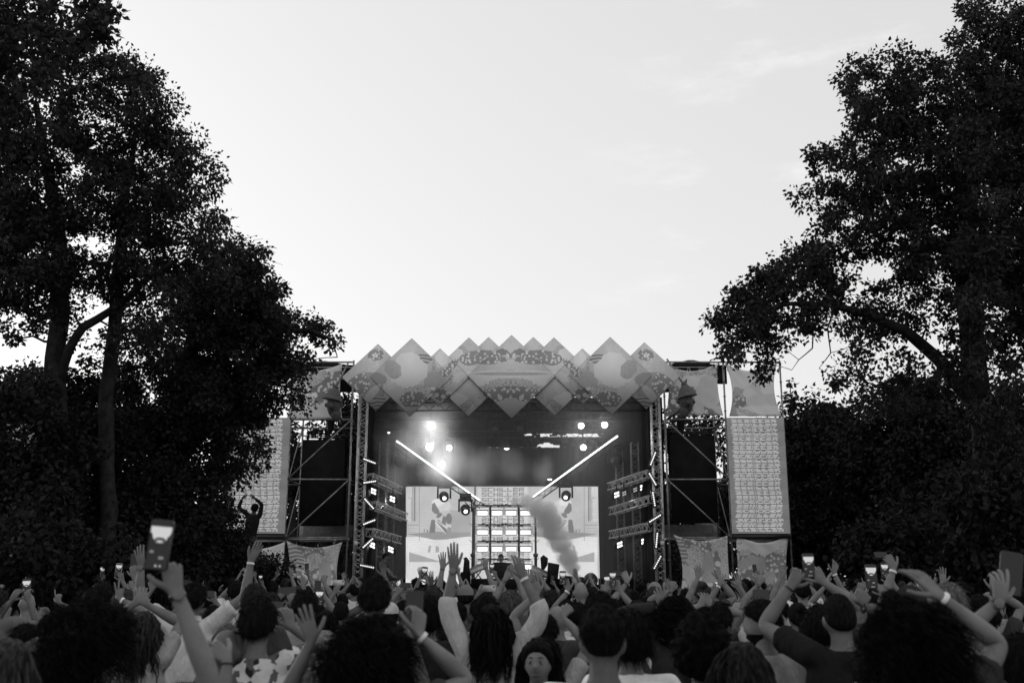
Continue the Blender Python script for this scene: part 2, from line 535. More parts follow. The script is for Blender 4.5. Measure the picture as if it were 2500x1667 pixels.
# stretched printed canvases on the scaffolding ------------------------------
def canvas(corners, Y, mat, label, sag=(0.08, 0.04, 0.03, 0.04), bulge=0.12, seed=0):
    """corners: tl, tr, br, bl in pixels; sag as fraction on top, right, bottom, left"""
    tl, tr, br, bl = [P(*c, Y) for c in corners]
    n = 20
    vs = []
    for j in range(n + 1):
        v = j / n
        for i in range(n + 1):
            u = i / n
            p = (tl*(1-u)+tr*u)*(1-v) + (bl*(1-u)+br*u)*v
            H = (tl - bl).length; Wd = (tr - tl).length
            par_u, par_v = 4*u*(1-u), 4*v*(1-v)
            p = p + Vector((0, 0, -1)) * (sag[0]*H*par_u*(1-v)**1.5) + Vector((0, 0, 1)) * (sag[2]*H*par_u*v**1.5)
            p = p + Vector((-1, 0, 0)) * (sag[1]*Wd*par_v*u**2) + Vector((1, 0, 0)) * (sag[3]*Wd*par_v*(1-u)**2)
            p = p + Vector((0, 1, 0)) * (bulge*par_u*par_v + 0.035*math.sin(7*u+5*v+seed) * par_u * par_v + 0.03*math.sin(19*(u-v)+seed)*(1-par_u*par_v)*par_u)
            vs.append(p)
    fs = [(j*(n+1)+i, j*(n+1)+i+1, (j+1)*(n+1)+i+1, (j+1)*(n+1)+i) for j in range(n) for i in range(n)]
    o = MB().add(vs, fs).build('printed_canvas', mat, None, smooth=True)
    md = o.modifiers.new('thickness', 'SOLIDIFY'); md.thickness = 0.004
    return tag(o, label, 'canvas', 'printed canvases stretched on the scaffolding')
def cmat(name, cx, cy, Y, ell, seed, base=0.34, **kw):
    c = P(cx, cy, Y)
    return print_mat(name, ell, c.x, c.z, KM, base=base, mirror=False, seed=seed, auto=True, **kw)
canvas([(716, 908), (836, 888), (836, 1022), (700, 1022)], 33.9, cmat('print_upper_a', 770, 950, 33.9, [('cell', 20, 10, 50, 34, -20), ('big', 10, -5, 30, 22, 30), ('fine', 5, -55, 90, 16, 0), ('pale', -35, -30, 28, 28, 0), ('pale', -40, 0, 26, 22, 0), ('dot', 30, 15, 36, 16, 40)], 3.1, 0.86, trans=0.5),
       'pale printed canvas stretched between the left tree and the zigzag boards', (0.06, 0.05, 0.0, 0.03))
canvas([(1632, 893), (1752, 886), (1766, 1014), (1626, 1016)], 33.9, cmat('print_upper_b', 1700, 950, 33.9, [('dot', -50, -35, 34, 44, 0), ('pale', 5, 26, 32, 20, 0), ('pale', 20, -15, 20, 20, 0), ('fine', 30, -5, 30, 40, 0), ('cell', 0, 46, 60, 10, 0), ('big', -54, -42, 16, 18, 0)], 5.7, 0.86, trans=0.5),
       'pale printed canvas right of the zigzag boards behind the hanging head', (0.13, 0.05, 0.01, 0.03))
canvas([(1768, 884), (1898, 884), (1908, 1016), (1780, 1016)], 33.85, cmat('print_upper_c', 1838, 950, 33.85, [('pale', -28, 32, 34, 30, 0), ('pale', 44, 20, 26, 42, 0), ('pale', -8, -18, 20, 22, 0), ('dot', -34, -30, 20, 18, 30), ('fine', 30, -30, 50, 20, 0), ('pale', 20, -52, 60, 14, 0), ('cell', -10, -62, 40, 8, -20)], 8.3, 0.86, trans=0.5),
       'pale printed canvas at the top right corner above the narrow screen', (0.16, 0.10, 0.0, 0.10))
canvas([(700, 1320), (836, 1322), (826, 1446), (704, 1446)], 33.9, cmat('print_lower_a', 770, 1385, 33.9, [('cell', 40, 10, 22, 56, 0), ('big', 36, -25, 14, 34, 10), ('dot', -5, 30, 26, 22, 0), ('cell', 2, 5, 24, 30, 20), ('big', 0, -20, 22, 16, 30), ('wave', -48, 22, 18, 36, 20), ('mid', 22, -20, 16, 40, 0), ('big', -2, 52, 16, 10, 0), ('dot', 0, -55, 40, 14, 0)], 2.2, 0.58),
       'printed cloth with sagging top edge below the left scaffold bay', (0.12, 0.06, 0.0, 0.04))
canvas([(560, 1338), (696, 1322), (698, 1450), (548, 1450)], 33.95, cmat('print_lower_b', 640, 1385, 33.95, [('pale', 0, 36, 50, 24, 0), ('cell', 20, -5, 60, 30, 30), ('dot', 10, -45, 60, 24, 0)], 6.4, 0.58),
       'printed cloth under the left narrow screen half hidden by bushes', (0.10, 0.03, 0.0, 0.03))
canvas([(1644, 1304), (1776, 1306), (1786, 1450), (1660, 1450)], 33.9, cmat('print_lower_c', 1712, 1380, 33.9, [('cell', 50, 20, 22, 46, 0), ('big', 34, -10, 13, 40, -8), ('dot', -12, 44, 24, 20, 0), ('cell', -14, 16, 24, 28, 20), ('big', 2, -20, 20, 15, 30), ('wave', -52, 40, 16, 34, 20), ('mid', 18, -10, 16, 44, 0), ('big', 12, -62, 50, 20, 10), ('big', -50, -52, 20, 24, 0)], 9.9, 0.58),
       'printed cloth with sagging top edge below the right scaffold bay', (0.10, 0.02, 0.0, 0.10))
canvas([(1796, 1304), (1926, 1304), (1926, 1452), (1800, 1452)], 33.9, cmat('print_lower_d', 1862, 1380, 33.9, [('pale', 0, 44, 54, 34, 0), ('cell', 2, 20, 66, 34, 10), ('dot', 6, 4, 70, 30, 0), ('mid', -25, 0, 34, 24, 0), ('big', -28, -38, 26, 34, 0), ('mid', 22, -48, 24, 36, 0), ('big', 52, -40, 24, 44, 0), ('pale', 2, 52, 44, 26, 0)], 1.3, 0.58),
       'printed cloth with pale scallop and dark dots under the right narrow screen', (0.14, 0.05, 0.0, 0.02))

# scaffold towers ------------------------------------------------------------
def scaffold(name_label, pxs, sgn):
    xin, xmid, xout = [X34(p) for p in pxs]
    s = thing('scaffold_tower', name_label, 'scaffolding', (xmid, YF, 0), 'scaffold towers beside the stage')
    zt = zz(884, YF)
    lifts = [0.25, zz(1316, YF), zz(1170, YF), zz(1024, YF), zt]
    mb_c = MB()
    for Y in (YF, YF + 2.07):
        for x in (xin, xmid, xout):
            top = zt + 0.06 if x != xin or Y == YF else zt
            p = MB()
            p.tube((x, Y, 0), (x, Y, top), 0.032, 8)
            for k in range(int(top / 0.5)):
                p.lathe((x, Y, 0.4 + 0.5 * k), (0, 0, 1), [(0.058, 0), (0.058, 0.012)], 8)
            p.build('standard', M_STEEL, s)
    for Y in (YF, YF + 2.07):
        for z in lifts:
            for a, b in ((xin, xmid), (xmid, xout)):
                if z == zt and Y > YF: continue
                MB().tube((a, Y, z), (b, Y, z), 0.032, 8).build('ledger', M_STEEL, s)
    for z in lifts[:-1]:
        for x in (xin, xmid, xout):
            MB().tube((x, YF, z), (x, YF + 2.07, z), 0.026, 6).build('transom', M_STEEL, s)
    y0 = YF - 0.05
    for k in (1, 2, 3):                     # diagonals in the loudspeaker bay, falling away from the stage
        MB().tube((xin, y0, lifts[k]), (xmid, y0, lifts[k-1]), 0.026, 6).build('diagonal', M_STEEL, s) if k > 1 else None
    MB().tube((xin, y0, zz(1024, YF) - 0.02), (xmid, y0, lifts[2]), 0.026, 6) if False else None
    for k in range(3):
        MB().tube((xmid, YF + 0.1, lifts[k]), (xmid, YF + 2.0, lifts[k+1]), 0.024, 6).build('diagonal', M_STEEL, s)
    # roof truss along the top of the bay
    tr = MB()
    za, zb = zt, zt - 0.42
    tr.tube((xin, YF + 0.9, zb), (xmid, YF + 0.9, zb), 0.024, 6)
    tr.tube((xin, YF + 0.9, za), (xmid, YF + 0.9, za), 0.024, 6)
    n = 10
    for i in range(n):
        xa = xin + (xmid - xin) * i / n; xb = xin + (xmid - xin) * (i + 1) / n
        tr.tube((xa, YF + 0.9, (zb, za)[i % 2]), (xb, YF + 0.9, (za, zb)[i % 2]), 0.017, 5)
    tr.build('bay_truss', M_STEEL, s)
    # plank floors and pale sheets seen through the bay
    for z in lifts[1:2]:
        for k in range(3):
            MB().box(((xin+xmid)/2, YF + 0.35 + 0.65*k, z + 0.06), (abs(xin-xmid) - 0.1, 0.6, 0.05)).build('plank', M_STEEL, s)
    xi = xin + (xmid - xin) * 0.62
    MB().box(((xmid+xi)/2 - 0.02*sgn, YF + 2.2, (lifts[1] + zz(1254, YF))/2), (abs(xmid-xi), 0.02, zz(1254, YF) - lifts[1])).build('pale_sheet', plain('white_sheet', 0.55, 0.8), s)
    xj = (xin + xmid) / 2
    MB().box((xj - 0.12*sgn, YF + 1.5, (lifts[1] + zz(1283, YF + 1.5)) / 2 + 0.03), (1.72, 0.03, zz(1283, YF + 1.5) - lifts[1])).build('grey_sheet', M_BOARD, s)
    return s, lifts, (xin, xmid, xout)
sL, lifts, XL = scaffold('scaffold tower left of the stage, partly behind the trees', (848, 695, 549), -1)
sR, _, XR = scaffold('scaffold tower right of the stage with bare outer poles', (1634, 1786, 1930), 1)

# line array loudspeakers wrapped in black, one per side ---------------------
for (px0, px1, py0, py1, lab, hx) in ((740, 842, 1076, 1283, 'black hung loudspeaker column in the left scaffold bay', 808), (1636, 1744, 1066, 1276, 'black hung loudspeaker column in the right scaffold bay', 1662)):
    Y = YF + 0.75
    a, b = P(px0, (py0+py1)/2, Y), P(px1, (py0+py1)/2, Y)
    zt_, zb_ = zz(py0, Y), zz(py1, Y)
    sp = thing('loudspeaker_array', lab, 'loudspeaker', ((a.x+b.x)/2, Y, zb_), 'hung loudspeaker columns')
    n = 9
    for i in range(n):
        z0 = zb_ + (zt_-zb_) * i / n; z1 = zb_ + (zt_-zb_) * (i+1) / n
        tilt = 0.0
        mb = MB().box(((a.x+b.x)/2, Y + tilt, (z0+z1)/2), (b.x-a.x, 0.6, z1-z0-0.003))
        mb.box(((a.x+b.x)/2, Y + tilt - 0.303, (z0+z1)/2), (b.x-a.x-0.1, 0.012, z1-z0-0.06))
        mb.build('cabinet', M_BLACK, sp)
    MB().box(((a.x+b.x)/2, Y - 0.325, (zt_+zb_)/2), (b.x-a.x+0.02, 0.02, zt_-zb_)).build('cloth_cover', M_BLACK, sp)
    mb = MB()
    zf = zz(py0 - 10, Y)
    for dy in (-0.25, 0.25):
        mb.tube((a.x-0.05, Y+dy, zf), (b.x+0.05, Y+dy, zf), 0.03, 4)
    for x in (a.x+0.1, b.x-0.1): mb.tube((x, Y-0.25, zf), (x, Y+0.25, zf), 0.03, 4)
    mb.build('flying_frame', M_BLACKMET, sp)
    ch = P(hx, 1020, Y)
    mb = MB().tube((ch.x, Y, zf), (ch.x, Y, ch.z), 0.02, 5)
    mb.lathe((ch.x, Y, zz(1040, Y)), (0, 0, 1), [(0.05, -0.25), (0.12, -0.1), (0.14, 0.12), (0.2, 0.2), (0.2, 0.3)], 8)
    mb.build('chain_hoist', M_BLACKMET, sp)

# ---------------------------------------------------------------- bitmap letters
FONT5 = {'S': ['1111', '1000', '1111', '0001', '1111'], 'C': ['1111', '1000', '1000', '1000', '1111'], 'H': ['1001', '1001', '1111', '1001', '1001'],
         'I': ['1', '1', '1', '1', '1'], 'L': ['1000', '1000', '1000', '1000', '1111'], 'E': ['1111', '1000', '1111', '1000', '1111'], 'R': ['1111', '1001', '1111', '1010', '1001']}
def letter_runs(word):
    rows = [[] for _ in range(5)]; x = 0.0
    for ch in word:
        g = FONT5[ch]; w = len(g[0])
        for r in range(5):
            s = None
            for i in range(w + 1):
                on = i < w and g[r][i] == '1'
                if on and s is None: s = i
                if not on and s is not None:
                    rows[r].append((x + s, x + i)); s = None
        x += w + 0.7
    return rows, x - 0.7
RUNS, RUNW = letter_runs('SCHILLER')

# the squashed rows read as three dashes per letter
def dash_runs(row, alt):
    out = []; x = 0.0
    for ch in 'SCHILLER':
        w = len(FONT5[ch][0])
        if ch == 'I': out.append((x, x + w))
        elif ch == 'L' and row < 2: out.append((x, x + w * (0.5 if alt else 1.0)))
        elif ch == 'H' and row != 1: out += [(x, x + 1.8), (x + 2.3, x + 4)] if alt else [(x, x + 4)]
        elif ch == 'R' and row == 2: out += [(x, x + 1.6), (x + 2.4, x + 4)]
        elif ch == 'C' and row == 1: out.append((x, x + w * (0.6 if alt else 1)))
        else: out.append((x + (0.3 if alt and row == 1 else 0), x + w))
        x += w + 0.42
    return out
DASH = [[dash_runs(r, a) for a in (0, 1)] for r in range(3)]

# narrow led screens on the outer scaffold bays -------------------------------
def led_mat(name, e, pitch=60.0, depth=0.25):
    t = NT(name)
    pos = t.n('ShaderNodeSeparateXYZ', {0: t.pos()})
    w = t.m('SINE', t.m('MULTIPLY', pos.outputs[2], pitch))
    nz = t.noise(t.pos(), 1.3, 3.0)
    ee = t.m('MULTIPLY', t.m('ADD', t.m('MULTIPLY', w, depth), 1.0), t.ramp(nz, 0.3, 0.7, e * 0.92, e * 1.08))
    return t.surf(0.03, 0.5, 0.3, emit=ee)
M_LED_D = led_mat('led_grey', 0.15, 90.0, 0.10)
M_LED_B = led_mat('led_bright', 0.46, 90.0, 0.12)
for (pxa, pxb, sc, lab) in ((549, 694, sL, 'narrow striped screen behind the tree, left of the stage'), (1787, 1930, sR, 'narrow striped screen right of the stage below printed canvas')):
    Y = YF - 0.12
    x0, x1 = P(pxa, 1300, Y).x + 0.02, P(pxb, 1300, Y).x
    z0, z1 = zz(1302, Y), zz(1019, Y)
    ls = thing('led_screen', lab, 'screen', ((x0+x1)/2, Y, z0), 'narrow screens on the scaffolding')
    nc, nr = 4, 8
    for i in range(nc):
        for j in range(nr):
            xa, xb = x0+(x1-x0)*i/nc, x0+(x1-x0)*(i+1)/nc
            za, zb = z0+(z1-z0)*j/nr, z0+(z1-z0)*(j+1)/nr
            MB().box(((xa+xb)/2, Y + 0.05, (za+zb)/2), (xb-xa-0.008, 0.09, zb-za-0.008)).build('screen_module', M_LED_D, ls)
    mb = MB()
    rows = 25
    rr = random.Random(3)
    mg = 0.15
    for k in range(rows):
        zt_ = z1 - 0.06 - (z1-z0-0.10) * k / rows
        hgt = (z1-z0-0.10) / rows
        sl = [0, 2, 4]
        pitch = hgt / (len(sl) + 0.55)
        for q, r in enumerate(sl):
            za = zt_ - pitch * (q + 0.1)
            sh = rr.uniform(-0.045, 0.045)
            for a, b in DASH[q % 3][(k + q) % 2]:
                xa = x0 + mg + (x1-x0-2*mg) * a / RUNW + sh; xb = x0 + mg + (x1-x0-2*mg) * b / RUNW + sh
                h = pitch * 0.62
                mb.add([(xa+.006, Y-0.004, za-h), (xb-.006, Y-0.004, za-h), (xb-.006, Y-0.004, za), (xa+.006, Y-0.004, za)], [(0, 1, 2, 3)])
    tag(mb.build('lettering', M_LED_B, ls))
    mb = MB()
    mb.box(((x0+x1)/2, Y + 0.16, z1 - 0.05), (x1-x0, 0.06, 0.06)); mb.box(((x0+x1)/2, Y + 0.16, z0 + 0.05), (x1-x0, 0.06, 0.06))
    for i in range(nc + 1): mb.box((x0 + (x1-x0)*i/nc, Y + 0.13, (z0+z1)/2), (0.04, 0.06, z1-z0))
    mb.build('frame', M_BLACKMET, ls)
    MB().box(((x0+x1)/2, Y + 0.10, z0 - 0.10), (x1-x0, 0.25, 0.12)).build('bottom_rail', M_BLACKMET, ls)

# truss towers at the stage front ----------------------------------------------
def lattice(mb, a, b, side, up, w, n, r=0.012, mi=0):
    """zigzag bracing on one face between two chords a->b and offset side*w"""
    for i in range(n):
        p = a + (b - a) * (i / n); q = a + (b - a) * ((i + 1) / n)
        if i % 2: p, q = p + side * w, q
        else: q = q + side * w
        mb.tube(p, q, r, 4, mi=mi)
def truss(name, label, cat, a, b, w, n, mat, group=None, rot=None, r=0.025, ex=None, root=None):
    a, b = Vector(a), Vector(b)
    d = (b - a).normalized()
    ex = ex or (Vector((1, 0, 0)) if abs(d.z) > 0.7 else Vector((0, 0, 1)))
    ex = (ex - d * ex.dot(d)).normalized(); ey = d.cross(ex)
    if root is None: root = thing(name, label, cat, a, group)
    cs = [(-.5, -.5), (.5, -.5), (.5, .5), (-.5, .5)]
    for c in cs:
        o = ex * w * c[0] + ey * w * c[1]
        MB().tube(a + o, b + o, r, 6).build('chord', mat, root)
    mb = MB()
    for k in range(4):
        c, c2 = cs[k], cs[(k + 1) % 4]
        o, o2 = ex * w * c[0] + ey * w * c[1], ex * w * c2[0] + ey * w * c2[1]
        lattice(mb, a + o, b + o, (o2 - o).normalized(), None, w, n, r * 0.5)
    for i in range(0, n + 1, 4):
        p = a + (b - a) * (i / n)
        for k in range(4):
            c, c2 = cs[k], cs[(k + 1) % 4]
            mb.tube(p + ex*w*c[0] + ey*w*c[1], p + ex*w*c2[0] + ey*w*c2[1], r * 0.55, 4)
    mb.build('lattice', mat, root)
    return root
for px, ptop, lab in ((880, 950, 'lattice truss tower at the left front corner of the stage'), (1606, 948, 'lattice truss tower at the right front corner of the stage')):
    b = P(px, 1200, 33.7)
    tw = truss('truss_tower', lab, 'truss', (b.x, 33.7, 0), (b.x, 33.7, zz(925, 33.7)), 0.27, 44, M_ALU, 'truss towers at the stage front')
    MB().box((b.x, 33.7, 0.03), (0.7, 0.7, 0.06)).build('base_plate', M_BLACKMET, tw)
    MB().box((b.x + (0.06 if px > 1200 else -0.06) , 33.7 - 0.2, zz(1326, 33.7)), (0.11, 0.1, 0.13)).build('box', plain('pale_box', 0.5), tw)

# side trusses going back into the stage ---------------------------------------
for side, rows in (('left', ((902, 1156, 974, 1189), (911, 1224, 988, 1254), (902, 1290, 972, 1310))), ('right', ((1588, 1148, 1490, 1180), (1592, 1210, 1494, 1240), (1588, 1277, 1494, 1297)))):
    for k, (xa, ya, xb, yb) in enumerate(rows):
        a, b = P(xa, ya, 34.7), P(xb, yb, 37.4)
        where = ('highest', 'middle', 'lowest')[k]
        truss('side_truss', f'{where} lighting truss running back into the {side} side of the stage', 'truss', a - Vector((0,0,.12)), b - Vector((0,0,.12)), 0.25, 14, plain('dull_truss', 0.5, 0.5, 0.4, 0.4), 'side trusses inside the stage', ex=Vector((0, 0, 1)), r=0.024)
for px, Y in ((930, 36.0), (952, 37.0), (1516, 37.2), (1555, 36.2)):
    b = P(px, 1300, Y)
    lab = {930: 'upright ladder truss nearest the left stage corner', 952: 'upright ladder truss deeper in the left stage wing', 1516: 'upright ladder truss deeper in the right stage wing', 1555: 'upright ladder truss nearest the right stage corner'}[px]
    truss('ladder_truss', lab, 'truss', (b.x, Y, DECK), (b.x, Y, zz(1080, Y)), 0.26, 26, plain('dark_truss', 0.22, 0.5, 0.4, 0.4), 'upright trusses in the stage wings', r=0.02)

# led tube lines on slanted trusses ---------------------------------------------
M_TUBE = glow('led_tube', 2.2)
for (xa, ya, xb, yb, lab, n) in ((968, 1076, 1172, 1222, 'slanted bright light line descending from the left of the stage', 6), (1508, 1064, 1300, 1214, 'slanted bright light line descending from the right of the stage', 6)):
    a, b = P(xa, ya, 36.2), P(xb, yb, 38.8)
    d = (b - a)
    bt = truss('light_line', lab, 'stage light', a + Vector((0, 0.18, -0.16)), b + Vector((0, 0.18, -0.16)), 0.2, 26, M_BLACKMET, 'slanted light lines', ex=Vector((0, 1, 0)), r=0.018)
    for i in range(n):
        p, q = a + d * ((i + 0.01) / n), a + d * ((i + 0.955) / n)
        MB().tube(p, q, 0.036, 8).build('tube', M_TUBE, bt)
    ld = bpy.data.lights.new('tube_lamp', 'POINT'); ld.energy = 38; ld.shadow_soft_size = 0.5
    lo = bpy.data.objects.new('tube_lamp', ld); C.objects.link(lo); lo.location = (a + b) / 2 + Vector((0, -0.8, 0)); lo.parent = bt; lo.location -= bt.location

# main screen --------------------------------------------------------------------
YS = 40.6
scr = thing('stage_screen', 'bright wide screen at the back of the stage', 'screen', P(1225, 1425, YS))
LV = [0.54, 0.66, 0.32, 0.20, 0.17, 0.80, 0.42]
M_SCR = [led_mat('screen_level_%d' % round(v * 100), v, 80.0, 0.07) for v in LV]
def SP_(px, py, dy=0.0): return P(px, py, YS - dy)
def sec(x0, y0, x1, y1):
    a, b = SP_(x0, y1), SP_(x1, y0)
    MB().box(((a.x+b.x)/2, YS + 0.06, (a.z+b.z)/2), (b.x-a.x, 0.11, b.z-a.z), mi=0).build('screen_section', M_SCR[0:1], scr)
sec(990, 1187, 1158, 1426); sec(1159.5, 1187, 1294, 1426); sec(1295.5, 1187, 1460, 1426)
mbp = MB()
def poly(pts, lv, mir=None, lay=1):
    for mirror in ((False, True) if mir else (False,)):
        q = [(2450 - x, y) if mirror else (x, y) for x, y in pts]
        if mirror: q = q[::-1]
        vs = [SP_(x, y, 0.004 * lay) for x, y in q]
        mbp.add(vs, [tuple(range(len(vs)))], LV.index(lv))
def rect(x0, y0, x1, y1, lv, mir=True, lay=1): poly([(x0, y1), (x1, y1), (x1, y0), (x0, y0)], lv, mir, lay)
def oval(cx, cy, rx, ry, lv, lay=1, n=18): poly([(cx + rx*math.cos(-2*math.pi*k/n), cy + ry*math.sin(-2*math.pi*k/n)) for k in range(n)], lv, True, lay)
rect(991, 1310, 1157, 1425, 0.80)                      # bright lower part
rect(991, 1188, 1006, 1272, 0.66, lay=2)
rect(1007, 1188, 1009, 1272, 0.32, lay=3); rect(1011, 1188, 1014, 1272, 0.20, lay=3)
rect(996, 1214, 1005, 1215.5, 0.32, lay=3); rect(1004, 1214, 1005.5, 1270, 0.32, lay=3)
rect(1023, 1188, 1024.5, 1320, 0.32, lay=3)
rect(992, 1280, 1022, 1282, 0.32, lay=3); rect(992, 1288, 1022, 1289, 0.42, lay=3)
rect(1100, 1245, 1149, 1304, 0.42, lay=2)              # grey wall block
poly([(994, 1303), (1060, 1317), (1090, 1316), (1149, 1308), (1149, 1299), (1060, 1297)], 0.32, True, 3)
poly([(999, 1371), (1078, 1371), (999, 1347)], 0.42, True, 3)
poly([(1044, 1347), (1050, 1348), (1053, 1332), (1047, 1331)], 0.42, True, 3)
poly([(1063, 1348), (1072, 1347), (1071, 1334), (1064, 1332)], 0.42, True, 3)
oval(1078, 1234, 24, 14, 0.66, 4); oval(1070, 1226, 16, 9, 0.80, 5)          # pale hood
poly([(1054, 1246), (1062, 1254), (1071, 1254), (1073, 1246), (1066, 1236), (1061, 1226), (1055, 1230)], 0.20, True, 6)
poly([(1064, 1262), (1072, 1264), (1080, 1256), (1078, 1252), (1070, 1250)], 0.20, True, 6)
poly([(1048, 1300), (1062, 1299), (1063, 1283), (1062, 1268), (1053, 1268), (1050, 1285)], 0.20, True, 6)
poly([(1064, 1270), (1088, 1300), (1094, 1296), (1070, 1268)], 0.20, True, 6)
poly([(1078, 1276), (1088, 1282), (1090, 1262), (1082, 1258)], 0.20, True, 6)
oval(1096, 1266, 7.5, 14, 0.20, 7); oval(1095, 1284, 7, 6, 0.66, 7); oval(1096, 1293, 6, 7, 0.32, 8)
poly([(1063, 1269), (1092, 1292), (1093, 1291), (1064, 1267.5)], 0.80, True, 9)
poly([(1062, 1275), (1088, 1303), (1089, 1302), (1063, 1274)], 0.80, True, 9)
rect(1035, 1291, 1037, 1298, 0.20, lay=4); rect(1042, 1292, 1045, 1298, 0.20, lay=4)
rect(1166, 1188, 1288, 1425, 0.66, False, 1)
for row, py in enumerate((1190, 1202, 1215, 1227, 1258, 1268, 1279, 1310, 1348, 1361)):
    for r in range(5):
        for a, b in RUNS[r]:
            xa, xb = 1176 + 103 * a / RUNW, 1176 + 103 * b / RUNW
            y = py + r * 1.95
            if row == 4 and r == 1: continue
            poly([(xa, y + 1.75), (xb, y + 1.75), (xb, y), (xa, y)], 0.20, None, 3)
mbp.build('screen_image', M_SCR, scr)
a, b = SP_(990, 1426), SP_(1460, 1187)
mb = MB()
mb.box(((a.x+b.x)/2, YS + 0.19, (a.z+b.z)/2), (b.x-a.x, 0.1, b.z-a.z))
mb.box(((a.x+b.x)/2, YS + 0.06, b.z + 0.05), (b.x-a.x+0.1, 0.12, 0.08))
mb.build('frame', M_BLACKMET, scr)

# strobe wall: rows of twin-tube strobes ---------------------------------------------
M_STROBE = glow('strobe_tube', 2.5)
YW = 38.4
colx = (1178, 1213, 1248, 1283)
for px in (1197, 1267):
    b = P(px, 1300, YW + 0.15)
    st = thing('strobe_upright', f'thin black upright carrying the strobe rows, {"left" if px < 1230 else "right"} of the middle', 'stand', (b.x, YW+.15, DECK))
    MB().tube((b.x, YW+.15, DECK), (b.x, YW+.15, zz(1232, YW)), 0.035, 6).build('pole', M_BLACKMET, st)
    for k in range(3):
        a_ = 2*math.pi*k/3 + 0.4
        MB().tube((b.x, YW+.15, DECK+0.5), (b.x + 0.5*math.cos(a_), YW+.15+0.5*math.sin(a_), DECK), 0.02, 5).build('leg', M_BLACKMET, st)
for r, py in enumerate((1252, 1299, 1340, 1384)):
    zb = zz(py - 19, YW)
    a, b = P(1166, py, YW).x, P(1296, py, YW).x
    br = thing('strobe_bar', f'{("top", "second", "third", "bottom")[r]} horizontal bar of the strobe wall', 'light bar', ((a+b)/2, YW+.1, zb), 'bars of the strobe wall')
    mb = MB(); mb.tube((a, YW+.1, zb), (b, YW+.1, zb), 0.028, 6)
    for q in range(14):
        xq = a + (b-a)*(q+0.5)/14
        mb.box((xq, YW+.1, zb + 0.03*math.sin(q*2.1)), (0.10, 0.06, 0.05 + 0.03*math.sin(q*1.3)))
    mb.build('bar', M_BLACKMET, br)
    mb = MB()
    for x in (a, b):
        s_ = -1 if x == a else 1
        mb.poly([(x, YW+.1, zb), (x + s_*0.1, YW+.1, zb + 0.04), (x + s_*0.2, YW+.15, zb - 0.05), (x + s_*0.32, YW+.2, zb + 0.07)], 0.012, 4)
    mb.build('cable', M_BLACKMET, br)
    for c, px in enumerate(colx):
        if r == 3 and c in (1, 2): continue
        p = P(px, py, YW)
        s = thing('strobe_light', f'lit twin tube strobe, {("leftmost", "second", "third", "rightmost")[c]} on the {("top", "second", "third", "bottom")[r]} bar of the strobe wall', 'strobe light', p, 'lit strobes of the strobe wall')
        w, h = 0.40, 0.165
        mb = MB()
        mb.box(p + Vector((0, 0.10, 0.0)), (w, 0.14, h + 0.02))
        mb.box(p + Vector((0, 0.02, h/2 + 0.02)), (w + 0.06, 0.20, 0.02)); mb.box(p + Vector((0, 0.03, -h/2 - 0.012)), (w + 0.02, 0.16, 0.016))
        mb.build('housing', M_BLACKMET, s)
        mb = MB()
        for sx in (-1, 1): mb.box(p + Vector((sx*(w/2+0.05), 0.08, 0.08)), (0.02, 0.03, 0.3))
        mb.box(p + Vector((0, 0.08, 0.23)), (w + 0.12, 0.03, 0.02))
        mb.build('yoke', M_BLACKMET, s)
        for dz in (-0.04, 0.04):
            MB().box(p + Vector((0, 0.022, dz)), (w - 0.03, 0.012, 0.064)).build('tube', M_STROBE, s)

# tripod stands with hanging moving heads ---------------------------------------------
for px, lab in ((1154, 'black tripod stand at the left of the strobe wall'), (1308, 'black tripod stand at the right of the strobe wall')):
    b = P(px, 1390, 38.0)
    st = thing('tripod_stand', lab, 'stand', (b.x, 38.0, DECK), 'tripod stands on stage')
    mb = MB(); zt_ = zz(1238, 38.0)
    mb.poly([(b.x, 38, DECK+0.2), (b.x, 38, DECK+1.2), (b.x, 38, DECK + 1.25), (b.x, 38, zt_)], [0.055, 0.055, 0.04, 0.036], 8)
    mb.lathe((b.x, 38, DECK+1.2), (0, 0, 1), [(0.09, -0.06), (0.09, 0.06)], 8)
    mb.build('pole', M_BLACKMET, st)
    for k in range(3):
        mb = MB()
        a_ = 2*math.pi*k/3 + 0.6
        e = Vector((b.x + 0.7*math.cos(a_), 38 + 0.7*math.sin(a_), DECK))
        mb.tube((b.x, 38, DECK+0.75), e, 0.02, 5); mb.tube((b.x, 38, DECK+0.25), (Vector((b.x, 38, DECK+0.75)) + e)/2, 0.014, 4)
        mb.build('leg', M_BLACKMET, st)
        MB().tube((b.x, 38, zt_-0.1), (b.x + 0.35*math.cos(a_), 38 + 0.2*math.sin(a_), zt_ + 0.2), 0.02, 5).build('brace', M_BLACKMET, st)

